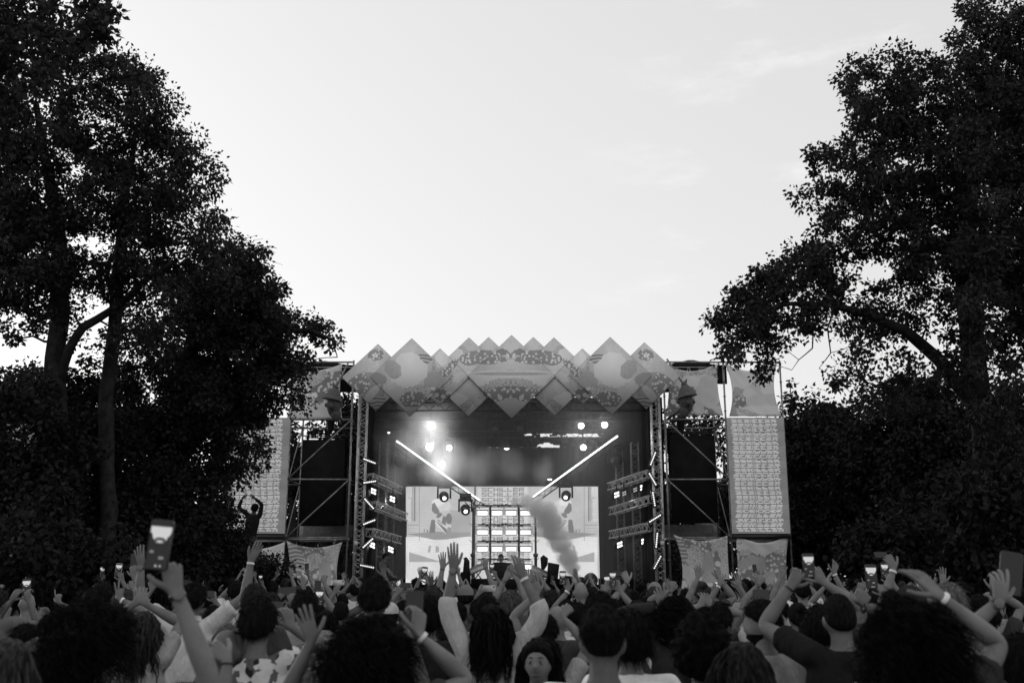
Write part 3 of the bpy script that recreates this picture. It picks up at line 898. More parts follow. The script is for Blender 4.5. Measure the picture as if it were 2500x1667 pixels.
M_LENS = glow('lamp_lens', 14.0)
M_LENS_S = glow('lamp_lens_soft', 3.0)
M_LENS_OFF = plain('lens_dark', 0.05, 0.1, 0.6, var=0, bstr=0)
def moving_head(px, py, Y, lab, lens=M_LENS_S, s=1.0, hang=True):
    p = P(px, py, Y)
    r = thing('moving_head_light', lab, 'stage light', p, 'moving head lights')
    dirn = Vector((0.15 if px < 1225 else -0.15, -1, -0.45)).normalized()
    MB().lathe(p - dirn*0.22*s, dirn, [(0.05*s, -0.02*s), (0.15*s, 0.02*s), (0.19*s, 0.14*s), (0.18*s, 0.34*s), (0.16*s, 0.40*s)], 14).build('head', M_BLACKMET, r, smooth=False)
    MB().disc(p + dirn*0.183*s, dirn, 0.075*s, 14).build('lens', lens, r)
    k = 1 if hang else -1
    mb = MB()
    for sx in (-1, 1): mb.box(p + Vector((sx*0.24*s, 0.05*s, 0.14*s*k)), (0.06*s, 0.16*s, 0.42*s))
    mb.box(p + Vector((0, 0.05*s, 0.36*s*k)), (0.54*s, 0.2*s, 0.08*s))
    mb.build('yoke', M_BLACKMET, r)
    MB().box(p + Vector((0, 0.05*s, 0.50*s*k)), (0.42*s, 0.3*s, 0.22*s)).build('base', M_BLACKMET, r)
    return r
moving_head(1084, 1212, 38.6, 'hanging moving head in front of the left half of the bright screen')
moving_head(1136, 1244, 38.2, 'hanging moving head beside the lower end of the left light line')
moving_head(1382, 1210, 38.6, 'hanging moving head in front of the right half of the bright screen')
moving_head(1442, 1418, 33.6, 'dark moving head standing at the right end of the stage edge', M_LENS_OFF, 1.25, False)
moving_head(975, 1125, 37.0, 'dark moving head hanging at the upper left of the stage', M_LENS_OFF, 1.1)
moving_head(1505, 1122, 37.0, 'dark moving head hanging at the upper right of the stage', M_LENS_OFF, 1.2)
moving_head(1207, 1045, 38.0, 'dark moving head hanging left of the middle of the roof truss', M_LENS_OFF, 1.0)
moving_head(1268, 1045, 38.0, 'dark moving head hanging right of the middle of the roof truss', M_LENS_OFF, 1.0)

# round spotlights --------------------------------------------------------------
SPOTS = [(1052, 1040, 7, 75, 'upper of the two glaring spotlights in the smoke'), (1049, 1091, 8.5, 70, 'lower of the two glaring spotlights in the smoke'), (1097, 1093, 6, 22, 'small spotlight just right of the two glaring ones'),
         (1080, 1132, 6, 22, 'small spotlight below the two glaring ones'), (1419, 1039, 6.5, 60, 'round spotlight high on the right, left one of the upper pair'), (1476, 1037, 7, 70, 'round spotlight high on the right beside the light line tip'),
         (1424, 1092, 6.5, 45, 'round spotlight on the right below the upper pair')]
for px, py, rpx, en, lab in SPOTS:
    Y = 37.2
    p = P(px, py, Y); r = rpx / 65.0
    s = thing('spotlight', lab, 'spotlight', p, 'round stage spotlights')
    d = (Vector((0, 0, 1.2)) - p).normalized()
    MB().lathe(p - d*0.36, d, [(0.08, 0), (r*0.8, 0.06), (r*1.12, 0.22), (r*1.12, 0.37)], 16).build('can', M_BLACKMET, s)
    MB().disc(p + d*0.015, d, r, 20).build('lens', M_LENS, s)
    mb = MB()
    for sx in (-1, 1): mb.box(p + Vector((sx*(r*1.12+0.03), 0.15, 0.12)), (0.03, 0.06, 0.32))
    mb.box(p + Vector((0, 0.15, 0.30)), (2*r*1.12+0.12, 0.08, 0.04)); mb.tube(p + Vector((0, .15, .3)), p + Vector((0, .15, .75)), 0.025, 5)
    mb.build('yoke', M_BLACKMET, s)
    ld = bpy.data.lights.new('spot_lamp', 'SPOT'); ld.energy = en * 1.5; ld.spot_size = R(120); ld.spot_blend = 0.8; ld.shadow_soft_size = 0.15
    lo = bpy.data.objects.new('spot_lamp', ld); C.objects.link(lo); lo.parent = s; lo.location = d * 0.18
    lo.rotation_euler = d.to_track_quat('-Z', 'Y').to_euler()
for px, py, w, lab in ((1237, 1095, 7, 'small downlight at the middle of the back truss'), (1268, 1043, 6, 'thin lit slot of the hanging lamp under the fascia middle'), (948, 1056, 5, 'small faint lamp near the left end of the truss'), (1342, 1170, 6, 'faint lamp just above the right half of the screen')):
    p = P(px, py, 38.6)
    s = thing('downlight', lab, 'stage light', p)
    MB().lathe(p, (0, 0, 1), [(w/66, 0.02), (w/66, 0.16), (0.04, 0.26)], 12).build('can', M_BLACKMET, s)
    MB().disc(p, (0, -0.35, -1), w/66, 12).build('lens', M_LENS_S, s)

# strips of seven bulbs on the front towers -----------------------------------------
M_BULB = glow('strip_bulb', 1.1)
M_BULB_DIM = glow('strip_bulb_dim', 0.9)
STRIPS = [((889, 1120), (915, 1130), 'L', 0), ((889, 1178), (916, 1174), 'L', 0), ((891, 1218), (911, 1240), 'L', 0), ((888, 1279), (914, 1269), 'L', 0), ((887, 1335), (909, 1315), 'L', 0), ((881, 1379), (911, 1385), 'L', 1),
          ((1600, 1105), (1589, 1133), 'R', 0), ((1586, 1156), (1601, 1182), 'R', 0), ((1594, 1202), (1599, 1233), 'R', 0), ((1587, 1273), (1612, 1257), 'R', 0), ((1605, 1302), (1602, 1334), 'R', 0), ((1613, 1358), (1598, 1386), 'R', 1)]
ORD = ('topmost', 'second', 'third', 'fourth', 'fifth', 'lowest')
for i, (a, b, sd_, dim) in enumerate(STRIPS):
    A, B = P(*a, 33.5), P(*b, 33.5)
    s = thing('bulb_strip', f'{ORD[i % 6]} tilted strip of bulbs on the {"left" if sd_ == "L" else "right"} truss tower', 'light strip', (A+B)/2, 'tilted bulb strips on the truss towers')
    d = (B - A); dn = d.normalized(); up = Vector((0, -1, 0)).cross(dn).normalized()
    rot = Matrix((dn, Vector((0, 1, 0)), up)).transposed()
    MB().box((A+B)/2 + Vector((0, 0.07, 0)), (d.length + 0.14, 0.1, 0.12), rot).build('housing', M_BLACKMET, s)
    for k in range(7):
        c = A + d * (k / 6)
        MB().lathe(c + Vector((0, 0.02, 0)), (0, -1, 0), [(0.028, 0), (0.026, 0.02), (0.014, 0.032)], 8).build('bulb', M_BULB_DIM if dim else M_BULB, s)

# four-cell blinders ------------------------------------------------------------------
BL = [(912, 1199, 1, 'upper outer blinder in the left stage wing'), (958, 1218, 1, 'upper inner blinder in the left stage wing'), (909, 1330, 1, 'lower outer blinder in the left stage wing'), (954, 1341, 1, 'lower inner blinder in the left stage wing'),
      (1506, 1207, 1, 'upper inner blinder in the right stage wing'), (1569, 1189, 1, 'upper outer blinder in the right stage wing'), (1513, 1329, 1, 'lower inner blinder in the right stage wing'), (1572, 1320, 1, 'lower outer blinder in the right stage wing'),
      (1524, 1204, 0, 'unlit blinder nearer the middle on the right upper truss'), (1551, 1195, 0, 'unlit blinder between the lit pair on the right upper truss')]
M_CELL = glow('blinder_cell', 2.2); M_CELL_UNLIT_GLOW = glow('blinder_cell_unlit_glow', 0.35)  # cells of the unlit blinders get a faint glow painted in
for px, py, on, lab in BL:
    p = P(px, py, 36.0)
    s = thing('blinder_light', lab, 'blinder light', p, 'four cell blinders in the stage wings')
    sg = 1 if px < 1225 else -1
    rot = Matrix.Rotation(R(-35*sg), 3, 'Z') @ Matrix.Rotation(R(18*sg), 3, 'Y') @ Matrix.Rotation(R(18), 3, 'X')
    sc_ = 0.78 if on else 0.6
    MB().box(p + rot @ Vector((0, 0.08, 0)), (0.40*sc_, 0.14, 0.36*sc_), rot).build('housing', M_BLACKMET, s)
    for i in (-1, 1):
        for j in (-1, 1):
            MB().box(p + rot @ Vector((i*0.085*sc_, 0.0, j*0.075*sc_)), (0.12*sc_, 0.02, 0.085*sc_), rot).build('cell', M_CELL if on else M_CELL_UNLIT_GLOW, s)
    MB().tube(p + Vector((0, 0.1, 0.18)), p + Vector((0, 0.1, 0.42)), 0.02, 5).build('hook', M_BLACKMET, s)
    if on:
        ld = bpy.data.lights.new('blinder_lamp', 'SPOT'); ld.energy = 22; ld.spot_size = R(90); ld.spot_blend = 0.8; ld.shadow_soft_size = 0.1
        lo = bpy.data.objects.new('blinder_lamp', ld); C.objects.link(lo); lo.parent = s; lo.location = rot @ Vector((0, -0.06, 0))
        lo.rotation_euler = (rot @ Vector((0, -1, 0))).to_track_quat('-Z', 'Y').to_euler()

# desk, keyboards, monitors on stage -------------------------------------------------------
p = P(1243, 1410, 36.0)
dk = thing('performer_desk', 'black desk with a dark front panel in front of the strobe wall', 'desk', (p.x, 36, DECK))
zc = zz(1371, 36.0); zd = zz(1412, 36.0)
MB().flat([P(1203, 1372, 36), P(1212, 1408, 36), P(1272, 1408, 36), P(1279, 1374, 36)][::-1], 0.05, (0, -1, 0)).build('front_panel', M_BLACK, dk)
a, b = P(1150, 1412, 36).x, P(1405, 1412, 36).x
MB().box(((a+b)/2, 36.3, (DECK + zd)/2), (b-a, 0.9, max(zd-DECK, 0.15))).build('platform', M_BLACK, dk)
MB().box((p.x, 36.4, zd + 0.30), (1.15, 0.6, 0.06)).build('table_top', M_BLACKMET, dk)
for (cx, cy, sgn, lab) in ((1160, 1390, 1, 'slanted keyboard left of the desk'), (1318, 1395, -1, 'slanted keyboard right of the desk')):
    q = P(cx, cy, 36.2)
    kb = thing('keyboard', lab, 'keyboard', q, 'keyboards on stage')
    rot = Matrix.Rotation(R(-24 * sgn), 3, 'Y') @ Matrix.Rotation(R(38), 3, 'X')
    MB().box(q, (0.62, 0.32, 0.06), rot).build('case', plain('grey_plastic', 0.25), kb)
    for k in range(14):
        MB().box(q + rot @ Vector((-0.27 + k*0.0415, -0.07, 0.036)), (0.034, 0.16, 0.012), rot).build('key', plain('white_key', 0.80, 0.3), kb)
    mb = MB(); mb.tube(q + Vector((-.2, 0, -.05)), (q.x+.2, q.y, DECK+.1), 0.02, 5); mb.tube(q + Vector((.2, 0, -.05)), (q.x-.2, q.y, DECK+.1), 0.02, 5)
    mb.build('stand', M_BLACKMET, kb)
for pts, lab in (([(1128, 1414), (1133, 1366), (1131, 1362), (1138, 1359), (1145, 1368), (1146, 1414)], 'tall dark cabinet left of the keyboards on stage'), ([(1322, 1388), (1320, 1360), (1327, 1354), (1338, 1362), (1337, 1378), (1329, 1390)], 'dark pointed box on stage right of the keyboards'),
                 ([(1336, 1412), (1339, 1372), (1366, 1377), (1362, 1412)], 'dark flight case with a pale edge on the right of the stage'), ([(1120, 1428), (1124, 1396), (1148, 1394), (1148, 1428)], 'low dark case at the left end of the platform'), ([(1375, 1428), (1377, 1404), (1425, 1408), (1430, 1428)], 'low dark case at the right end of the platform')):
    q = [P(x, y, 35.6) for x, y in pts]
    o = MB().flat(q[::-1] if False else q, 0.45, (0, -1, 0)).build('equipment_case', M_BLACK)
    tag(o, lab, 'equipment case')

# hanging heads with pointed hats on slanted poles -----------------------------------------
M_HAT = plain('painted_hat', 0.085, 0.7); M_FACE = plain('painted_face', 0.06, 0.7)
for (cx, cy, pa, pb, mir, lab) in ((812, 980, (851, 884), (838, 1030), 1, 'sculpted head in a pointed brimmed hat hanging left of the stage'), (1678, 972, (1628, 876), (1630, 1022), -1, 'sculpted head in a pointed brimmed hat hanging right of the stage')):
    Y = 33.3
    p = P(cx, cy, Y)
    s = thing('hanging_head', lab, 'sculpture', p, 'hanging sculpted heads')
    ti = Matrix.Rotation(R(12 * mir), 3, 'Y')
    ax = ti @ Vector((0, 0, 1))
    MB().lathe(p + Vector((0, 0, 0.06)), ax, [(0.36, -0.02), (0.31, 0.03), (0.25, 0.16), (0.20, 0.28), (0.10, 0.40)], 14).build('hat', M_HAT, s, smooth=True)
    MB().poly([p + ax*0.44, p + ax*0.55 + Vector((-0.06*mir, 0, 0)), p + ax*0.68 + Vector((-0.16*mir, 0, 0))], [0.12, 0.06, 0.01], 8).build('hat_tip', M_HAT, s, smooth=True)
    mb = MB().lathe(p + Vector((0.05*mir, 0, -0.32)), (0, 0, 1), [(0.08, -0.20), (0.17, -0.10), (0.23, 0.08), (0.25, 0.20), (0.22, 0.36)], 14)
    mb.build('face', M_FACE, s, smooth=True)
    MB().poly([p + Vector((0.03*mir, -0.22, -0.08)), p + Vector((0.02*mir, -0.36, -0.24)), p + Vector((0.02*mir, -0.27, -0.30))], [0.05, 0.075, 0.05], 8).build('nose', M_FACE, s, smooth=True)
    MB().lathe(p + Vector((0.14*mir, -0.03, -0.48)), (0.2*mir, -0.1, -1), [(0.17, -0.12), (0.18, 0.0), (0.11, 0.14), (0.03, 0.22)], 12).build('beard', M_FACE, s, smooth=True)
    for e in (-1, 1):
        MB().lathe(p + Vector((e*0.25 + .05*mir, 0, -0.12)), (e, 0, 0.1), [(0.08, -0.03), (0.07, 0.03), (0.03, 0.06)], 8).build('ear', M_FACE, s, smooth=True)
    a_, b_ = P(*pa, Y), P(*pb, Y)
    MB().tube(a_, p + Vector((0, 0.02, 0.3)), 0.032, 6).build('pole', M_STEEL, s)
    MB().poly([b_, (b_ + p)/2 + Vector((0, 0, -0.12)), p + Vector((0.2*mir, 0.05, -0.3))], 0.04, 6).build('arm', M_BLACKMET, s)

# haze inside the stage, and the smoke plume -------------------------------------------------
def vol_mat(name, dens, noise_scale=None, lo=0.35, hi=0.65, aniso=0.2, col=0.95):
    t = NT(name)
    d = dens
    if noise_scale:
        nz = t.noise(t.pos(), noise_scale, 3.0, 0.6)
        d = t.ramp(nz, lo, hi, 0.0, dens)
    v = t.n('ShaderNodeVolumePrincipled', {'Color': col, 'Density': d, 'Anisotropy': aniso})
    t.t.links.new(v.outputs[0], t.out.inputs['Volume'])
    return t.mat
hz = MB().box(((xl+xr)/2, 37.8, (DECK + ZR)/2 - 0.1), (xr-xl-1.2, 6.6, ZR-DECK-0.9)).build('stage_haze', vol_mat('stage_haze', 0.026, None, aniso=0.3))
tag(hz, kind='stuff')
def plume(name, chain, Y, dens, ns, seed, fat=1.5, rough=1.1, soft=0.5):
    """billowing smoke: density falls off round a chain of puffs and is broken up by noise"""
    import bmesh
    mb = MB()
    t = NT(name + '_volume')
    pos = t.pos()
    best = None
    for i, (px, py, rp) in enumerate(chain):
        c = P(px, py, Y) + Vector((0, 0.12 * math.sin(i * 2.3 + seed), 0)); r = rp / 70.0
        bm = bmesh.new(); bmesh.ops.create_icosphere(bm, subdivisions=2, radius=r * fat)
        idx = {v: j for j, v in enumerate(bm.verts)}
        mb.add([c + v.co for v in bm.verts], [tuple(idx[v] for v in f.verts) for f in bm.faces])
        bm.free()
        d = t.n('ShaderNodeVectorMath', {0: pos, 1: tuple(c)}, operation='DISTANCE').outputs['Value']
        d = t.m('MULTIPLY', d, 1 / r)
        best = d if best is None else t.n('ShaderNodeMath', {0: best, 1: d, 2: 0.35}, operation='SMOOTH_MIN').outputs[0]
    nz = t.m('SUBTRACT', t.noise(pos, ns, 5.0, 0.66), 0.5)
    n2 = t.m('SUBTRACT', t.noise(pos, ns * 0.35, 2.0), 0.5)
    f = t.m('ADD', best, t.m('ADD', t.m('MULTIPLY', nz, rough * 2), t.m('MULTIPLY', n2, rough)))
    d = t.ramp(f, 1.05 - soft, 1.05, dens, 0.0)
    v = t.n('ShaderNodeVolumePrincipled', {'Color': 0.97, 'Density': d, 'Anisotropy': 0.1})
    t.t.links.new(v.outputs[0], t.out.inputs['Volume'])
    o = mb.build(name, t.mat)
    md = o.modifiers.new('union', 'REMESH'); md.mode = 'VOXEL'; md.voxel_size = 0.10
    return tag(o, kind='stuff')
plume('smoke_plume', [(1414, 1432, 10), (1407, 1412, 14), (1398, 1388, 19), (1384, 1358, 24), (1368, 1328, 28), (1350, 1296, 31), (1332, 1266, 31), (1310, 1242, 27), (1284, 1226, 21), (1258, 1220, 15), (1240, 1213, 9), (1340, 1244, 22)], 33.0, 6.0, 2.6, 2)
plume('smoke_cloud', [(975, 1090, 70), (1060, 1045, 85), (1090, 1130, 85), (1170, 1150, 70), (1250, 1140, 60), (1330, 1145, 45), (960, 1160, 50), (1010, 1000, 50)], 36.3, 0.62, 0.75, 9, 1.5, 1.0, 1.0)
plume('smoke_puff', [(1264, 1392, 13), (1258, 1374, 15), (1250, 1360, 14), (1243, 1348, 9)], 30.0, 5.0, 3.5, 5)

# ================================================================ trees
t = NT('leaf')
oi = t.n('ShaderNodeNewGeometry').outputs['Random Per Island']
co = t.pos()
v = t.m('MULTIPLY', t.ramp(t.noise(co, 1.1, 3.0), 0.3, 0.7, 0.7, 1.3), t.ramp(oi, 0, 1, 0.65, 1.35))
M_LEAF = t.surf(t.m('MULTIPLY', v, 0.027), 0.6, 0.15, trans=0.22)
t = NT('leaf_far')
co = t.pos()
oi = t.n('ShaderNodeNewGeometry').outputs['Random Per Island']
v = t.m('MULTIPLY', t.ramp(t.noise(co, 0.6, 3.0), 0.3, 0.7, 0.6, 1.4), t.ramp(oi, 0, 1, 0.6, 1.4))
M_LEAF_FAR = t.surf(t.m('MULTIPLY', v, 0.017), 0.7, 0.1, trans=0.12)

def leaf_mesh(name, centres, n_per, rad, size, mat, rng, flat=0.8, droop=0.5):
    """leaves: two triangles folded on the midrib, scattered round twig-end centres"""
    c = np.repeat(centres, n_per, axis=0)
    n = len(c)
    rr = np.repeat(rng.uniform(0.45, 1.3, len(centres)) * rad, n_per)
    off = rng.normal(0, 1, (n, 3))
    off /= np.linalg.norm(off, axis=1)[:, None]
    off *= (rng.uniform(0, 1, n) ** 0.6 * rr)[:, None]
    off[:, 2] *= flat
    p = c + off
    d = off / (np.linalg.norm(off, axis=1)[:, None] + 1e-6) + rng.normal(0, 0.7, (n, 3))
    d[:, 2] -= droop
    d /= np.linalg.norm(d, axis=1)[:, None]
    s = np.cross(d, rng.normal(0, 1, (n, 3))); s /= np.linalg.norm(s, axis=1)[:, None]
    u = np.cross(s, d)
    ln = size * rng.uniform(0.65, 1.25, n)
    w = ln * rng.uniform(0.27, 0.36, n)
    a = p; tip = p + d * ln[:, None]
    m = p + d * (ln * 0.42)[:, None] + u * (w * 0.35)[:, None]
    l_, r_ = m + s * w[:, None], m - s * w[:, None]
    V = np.stack([a, l_, tip, r_], 1).reshape(-1, 3)
    b = np.arange(n)[:, None] * 4
    F = np.concatenate([b + 0, b + 1, b + 2, b + 0, b + 2, b + 3], 1).reshape(-1)
    return np_mesh(name, V, F, np.full(n * 2, 3), mat)

def blob_points(blobs, Y, dY, dens, rng, thr=0.30, nf=0.9):
    out = []
    for bl in blobs:
        px, py, rx, ry = bl[:4]
        Yb = Y + (bl[4] if len(bl) > 4 else 0.0)
        dn = dens * (bl[5] if len(bl) > 5 else 1.0)
        k = Yb / F_PX
        n = max(2, int(math.pi * rx * k * ry * k * dn))
        for _ in range(n):
            a = rng.uniform(0, 2 * math.pi); r = math.sqrt(rng.uniform(0, 1)) * (1.0 if rng.uniform() > 0.20 else rng.uniform(1.05, 1.28))
            th = math.sqrt(max(0.05, 1 - r * r))
            q = P(px + rx * r * math.cos(a), py + ry * r * math.sin(a), Yb + rng.uniform(-1, 1) * dY * th)
            if mnoise.noise(q * nf) > thr and rng.uniform() < 0.85: continue
            if q.z < 0.15: continue
            out.append(q)
    return np.array([tuple(q) for q in out], np.float32)

def tree(name, label, cat, trunks, blobs, Y, dY, dens, n_per, rad, size, mat=M_LEAF, group=None, twig=0.010, thr=0.3, seed=1, bark=M_BARK, flat=0.8, droop=0.5, limb=True, nf=0.9):
    rng = np.random.default_rng(seed)
    base = Vector(trunks[0][0][0])
    root = thing(name, label, cat, (base.x, base.y, 0), group)
    pts = blob_points(blobs, Y, dY, dens, rng, thr, nf)
    nodes, nrad = [], []
    for poly_, rads in trunks:
        # smooth the trunk line and give it a slight wander
        P_ = [Vector(q) for q in poly_]
        line, rl = [], []
        for i in range(len(P_) - 1):
            for s in range(5):
                f = s / 5
                line.append(P_[i].lerp(P_[i+1], f)); rl.append(rads[i]*(1-f)+rads[i+1]*f)
        line.append(P_[-1]); rl.append(rads[-1])
        line = [q + Vector((mnoise.noise(q*0.9+Vector((seed,0,0))), mnoise.noise(q*0.9+Vector((0,seed,5))), 0))*0.12*min(1, i/3) for i, q in enumerate(line)]
        rl[0] *= 1.35
        MB().poly(line, [r*(1+0.12*mnoise.noise(q*3)) for r, q in zip(rl, line)], 10).build('trunk', bark, root, smooth=True)
        for q, r in zip(line, rl):
            if q.z > 1.0: nodes.append(tuple(q)); nrad.append(r)
    nodes = np.array(nodes, np.float32); nrad = list(nrad)
    if limb and len(pts):
        mb = MB()
        d0 = np.min(np.linalg.norm(pts[:, None, :] - nodes[None, :, :], axis=2), axis=1)
        NA = np.zeros((len(nodes) + len(pts) * 4, 3), np.float32); NA[:len(nodes)] = nodes; cnt = len(nodes)
        RA = np.zeros(len(NA), np.float32); RA[:cnt] = nrad
        for i in np.argsort(d0):
            q = pts[i]
            dd = NA[:cnt] - q
            d = np.sqrt((dd**2).sum(1)) + np.maximum(0, dd[:, 2]) * 0.6
            j = int(np.argmin(d))
            a = Vector(NA[j]); b = Vector(q)
            ln = (b - a).length
            r0 = min(RA[j] * 0.72, 0.012 + 0.022 * ln)
            r0 = max(r0, twig)
            mid = [a.lerp(b, f) + Vector((mnoise.noise(b*2+Vector((f*3,0,0))), mnoise.noise(b*2+Vector((0,f*3,7))), mnoise.noise(b*1.7+Vector((3,f*3,0)))+0.25))*ln*0.16*math.sin(f*math.pi) for f in (0.33, 0.66)]
            mb.poly([a, *mid, b], [r0, r0*0.85, r0*0.7, max(twig*0.5, r0*0.45)], 5, cap=False)
            for q2, r in ((mid[0], r0*.85), (mid[1], r0*.7), (b, r0*.5)):
                NA[cnt] = q2; RA[cnt] = r; cnt += 1
        tag(mb.build('branches', bark, root, smooth=True), kind='stuff')
    cr = link('crown', leaf_mesh('crown', pts, n_per, rad, size, mat, rng, flat, droop), root)
    return root, len(pts) * n_per

def G(px, Y, z=0.0):
    q = P(px, 1400, Y); return (q.x, Y, z)
def T(*pts): return [tuple(P(*q)) for q in pts]

NL = 0
GL, GR = 'tall trees left of the stage', 'trees right of the stage'
# overhanging tree at the top left, nearest the camera
o, n = tree('tree', 'nearest tree whose out of focus leaves hang into the top left corner', 'tree',
    [([G(-260, 9.5)] + T((-240, 1000, 9.5), (-170, 500, 9.5), (-60, 150, 9.5)), [.2, .17, .13, .07])],
    [(40, 60, 130, 80), (170, 30, 110, 50), (262, 18, 40, 26), (90, 150, 90, 40), (200, 90, 60, 26), (240, 60, 30, 40, 0, .6), (-150, 100, 200, 260), (20, 250, 90, 80), (-120, 420, 150, 160)],
    9.5, 0.8, 62, 50, 0.20, 0.078, group=GL, seed=11, thr=0.18, nf=1.5); NL += n
# tall tree on the left
o, n = tree('tree', 'tall dark two trunked tree on the left with crown stepping down rightwards', 'tree',
    [([G(150, 16)] + T((140, 1250, 16), (138, 950, 16), (150, 760, 16), (120, 500, 16.2), (80, 250, 16.2)), [.24, .2, .17, .15, .11, .05]),
     ([G(262, 16.6)] + T((262, 1250, 16.6), (262, 960, 16.6), (282, 700, 16.5), (300, 520, 16.4), (330, 330, 16.4)), [.16, .14, .12, .11, .085, .04]),
     (T((142, 930, 16), (200, 800, 15.8), (330, 700, 15.6), (420, 640, 15.5)), [.09, .07, .05, .03])],
    [(90, 130, 130, 80), (190, 175, 110, 70), (300, 190, 80, 50), (370, 235, 50, 36), (90, 300, 150, 110), (250, 290, 130, 60, 0, .8), (390, 300, 60, 50), (440, 345, 45, 34), (150, 450, 190, 130), (350, 420, 130, 80),
     (470, 410, 52, 36), (515, 425, 20, 14, 0, .7), (440, 480, 70, 40, 0, .7), (380, 520, 110, 60), (470, 540, 40, 46, 0, .8), (200, 600, 200, 110), (400, 600, 110, 40, 0, .8), (500, 590, 36, 26, 0, .6),
     (60, 650, 110, 110), (180, 720, 110, 40, 0, .6), (60, 790, 80, 60, 0, .5), (340, 660, 120, 40, 0, .7), (370, 720, 70, 40, 0, .5), (520, 575, 46, 44, 0, .8), (545, 625, 36, 40, 0, .8), (300, 760, 50, 60, 0, .5), (-60, 450, 120, 300), (230, 840, 70, 40, 0, .45), (330, 820, 60, 50, 0, .5), (60, 880, 70, 40, 0, .4), (400, 800, 50, 60, 0, .6)],
    16, 1.7, 46, 84, 0.28, 0.078, group=GL, seed=12, thr=0.20, nf=1.25); NL += n
# ivy-clad middle tree that reaches over the left screen
o, n = tree('tree', 'dense ivy covered tree reaching over the left narrow screen', 'tree',
    [([G(420, 19)] + T((420, 1250, 19), (430, 1000, 19), (470, 800, 19), (560, 680, 19)), [.26, .22, .18, .13, .06]),
     (T((440, 980, 19), (560, 850, 18.6), (680, 800, 18.4), (760, 810, 18.2), (812, 830, 18.1), (828, 872, 18.1)), [.13, .09, .06, .04, .02, .008])],
    [(580, 640, 52, 44, 0, .8), (615, 695, 56, 54, 0, .8), (530, 680, 90, 60), (470, 720, 80, 50), (560, 760, 120, 80), (660, 760, 50, 60), (460, 840, 100, 80), (580, 860, 130, 90), (680, 850, 40, 60, 0, .7), (740, 800, 46, 26, -.4, .75), (780, 796, 26, 18, -.4, .7),
     (815, 826, 18, 14, -.6, .6), (720, 870, 40, 34, -.3, .8), (705, 930, 34, 46, -.3, .65), (745, 985, 18, 14, -.4, .5), (380, 980, 140, 110), (520, 980, 130, 90), (625, 955, 62, 60, 0, .8), (590, 1050, 52, 56, 0, .7), (540, 1095, 50, 60, 0, .8), (650, 1095, 20, 30, -.3, .5), (610, 1145, 40, 26, -.3, .8),
     (450, 1100, 110, 100), (560, 1165, 34, 26, -.3, .7), (690, 1030, 22, 34, -.3, .6), (330, 1120, 110, 120), (470, 1220, 70, 80), (640, 640, 30, 30, 0, .5)],
    19, 1.6, 44, 90, 0.30, 0.088, group=GL, seed=13, thr=0.36, nf=1.1); NL += n
# wispy shoots above the ivy tree belong to it as bare twigs
mb = MB()
rr = random.Random(5)
for k in range(26):
    x, y = rr.uniform(560, 650), rr.uniform(600, 660)
    a = P(x, y, 18.6); ang = rr.uniform(-0.6, 1.2); L_ = rr.uniform(0.3, 0.75)
    q = [a + Vector((math.sin(ang)*L_*f + 0.1*math.sin(f*5+k)*f, 0, math.cos(ang)*L_*f - 0.25*f*f)) for f in (0, .33, .66, 1)]
    mb.poly(q, [.006, .005, .004, .003], 4, cap=False)
tw = tag(mb.build('twigs', M_BARK, o), kind='stuff')
# undergrowth at the lower left: separate bushes
BUSH = [(60, 1130, 130, 190, 15.5, 'dark bush at the left picture edge beneath the tall tree'), (230, 1170, 130, 200, 17.5, 'dark bush between the two left trunks'), (390, 1290, 120, 140, 18.5, 'dark bush behind the raised phone on the left'),
        (520, 1330, 80, 110, 20.5, 'dark bush under the ivy covered tree'), (640, 1400, 60, 60, 26, 'leafy bush in front of the left lower printed cloth'), (60, 1380, 140, 120, 14, 'low dark bush in the lower left behind the crowd'), (230, 1400, 140, 100, 14.5, 'low dark bush behind the curly haired head'), (100, 960, 150, 60, 18.5, 'high shrub top between the left trunks')]
for i, (px, py, rx, ry, Y, lab) in enumerate(BUSH):
    o, n = tree('bush', lab, 'bush', [([G(px, Y)] + T((px, min(py, 1380), Y)), [.07, .03])], [(px, py, rx, ry), (px - rx*.4, py + ry*.4, rx*.6, ry*.6), (px + rx*.4, py + ry*.5, rx*.6, ry*.5)], Y, 1.1, 46, 60, 0.32, 0.10, mat=M_LEAF_FAR, group='dark bushes at the lower left', seed=30+i, thr=0.5, limb=False); NL += n
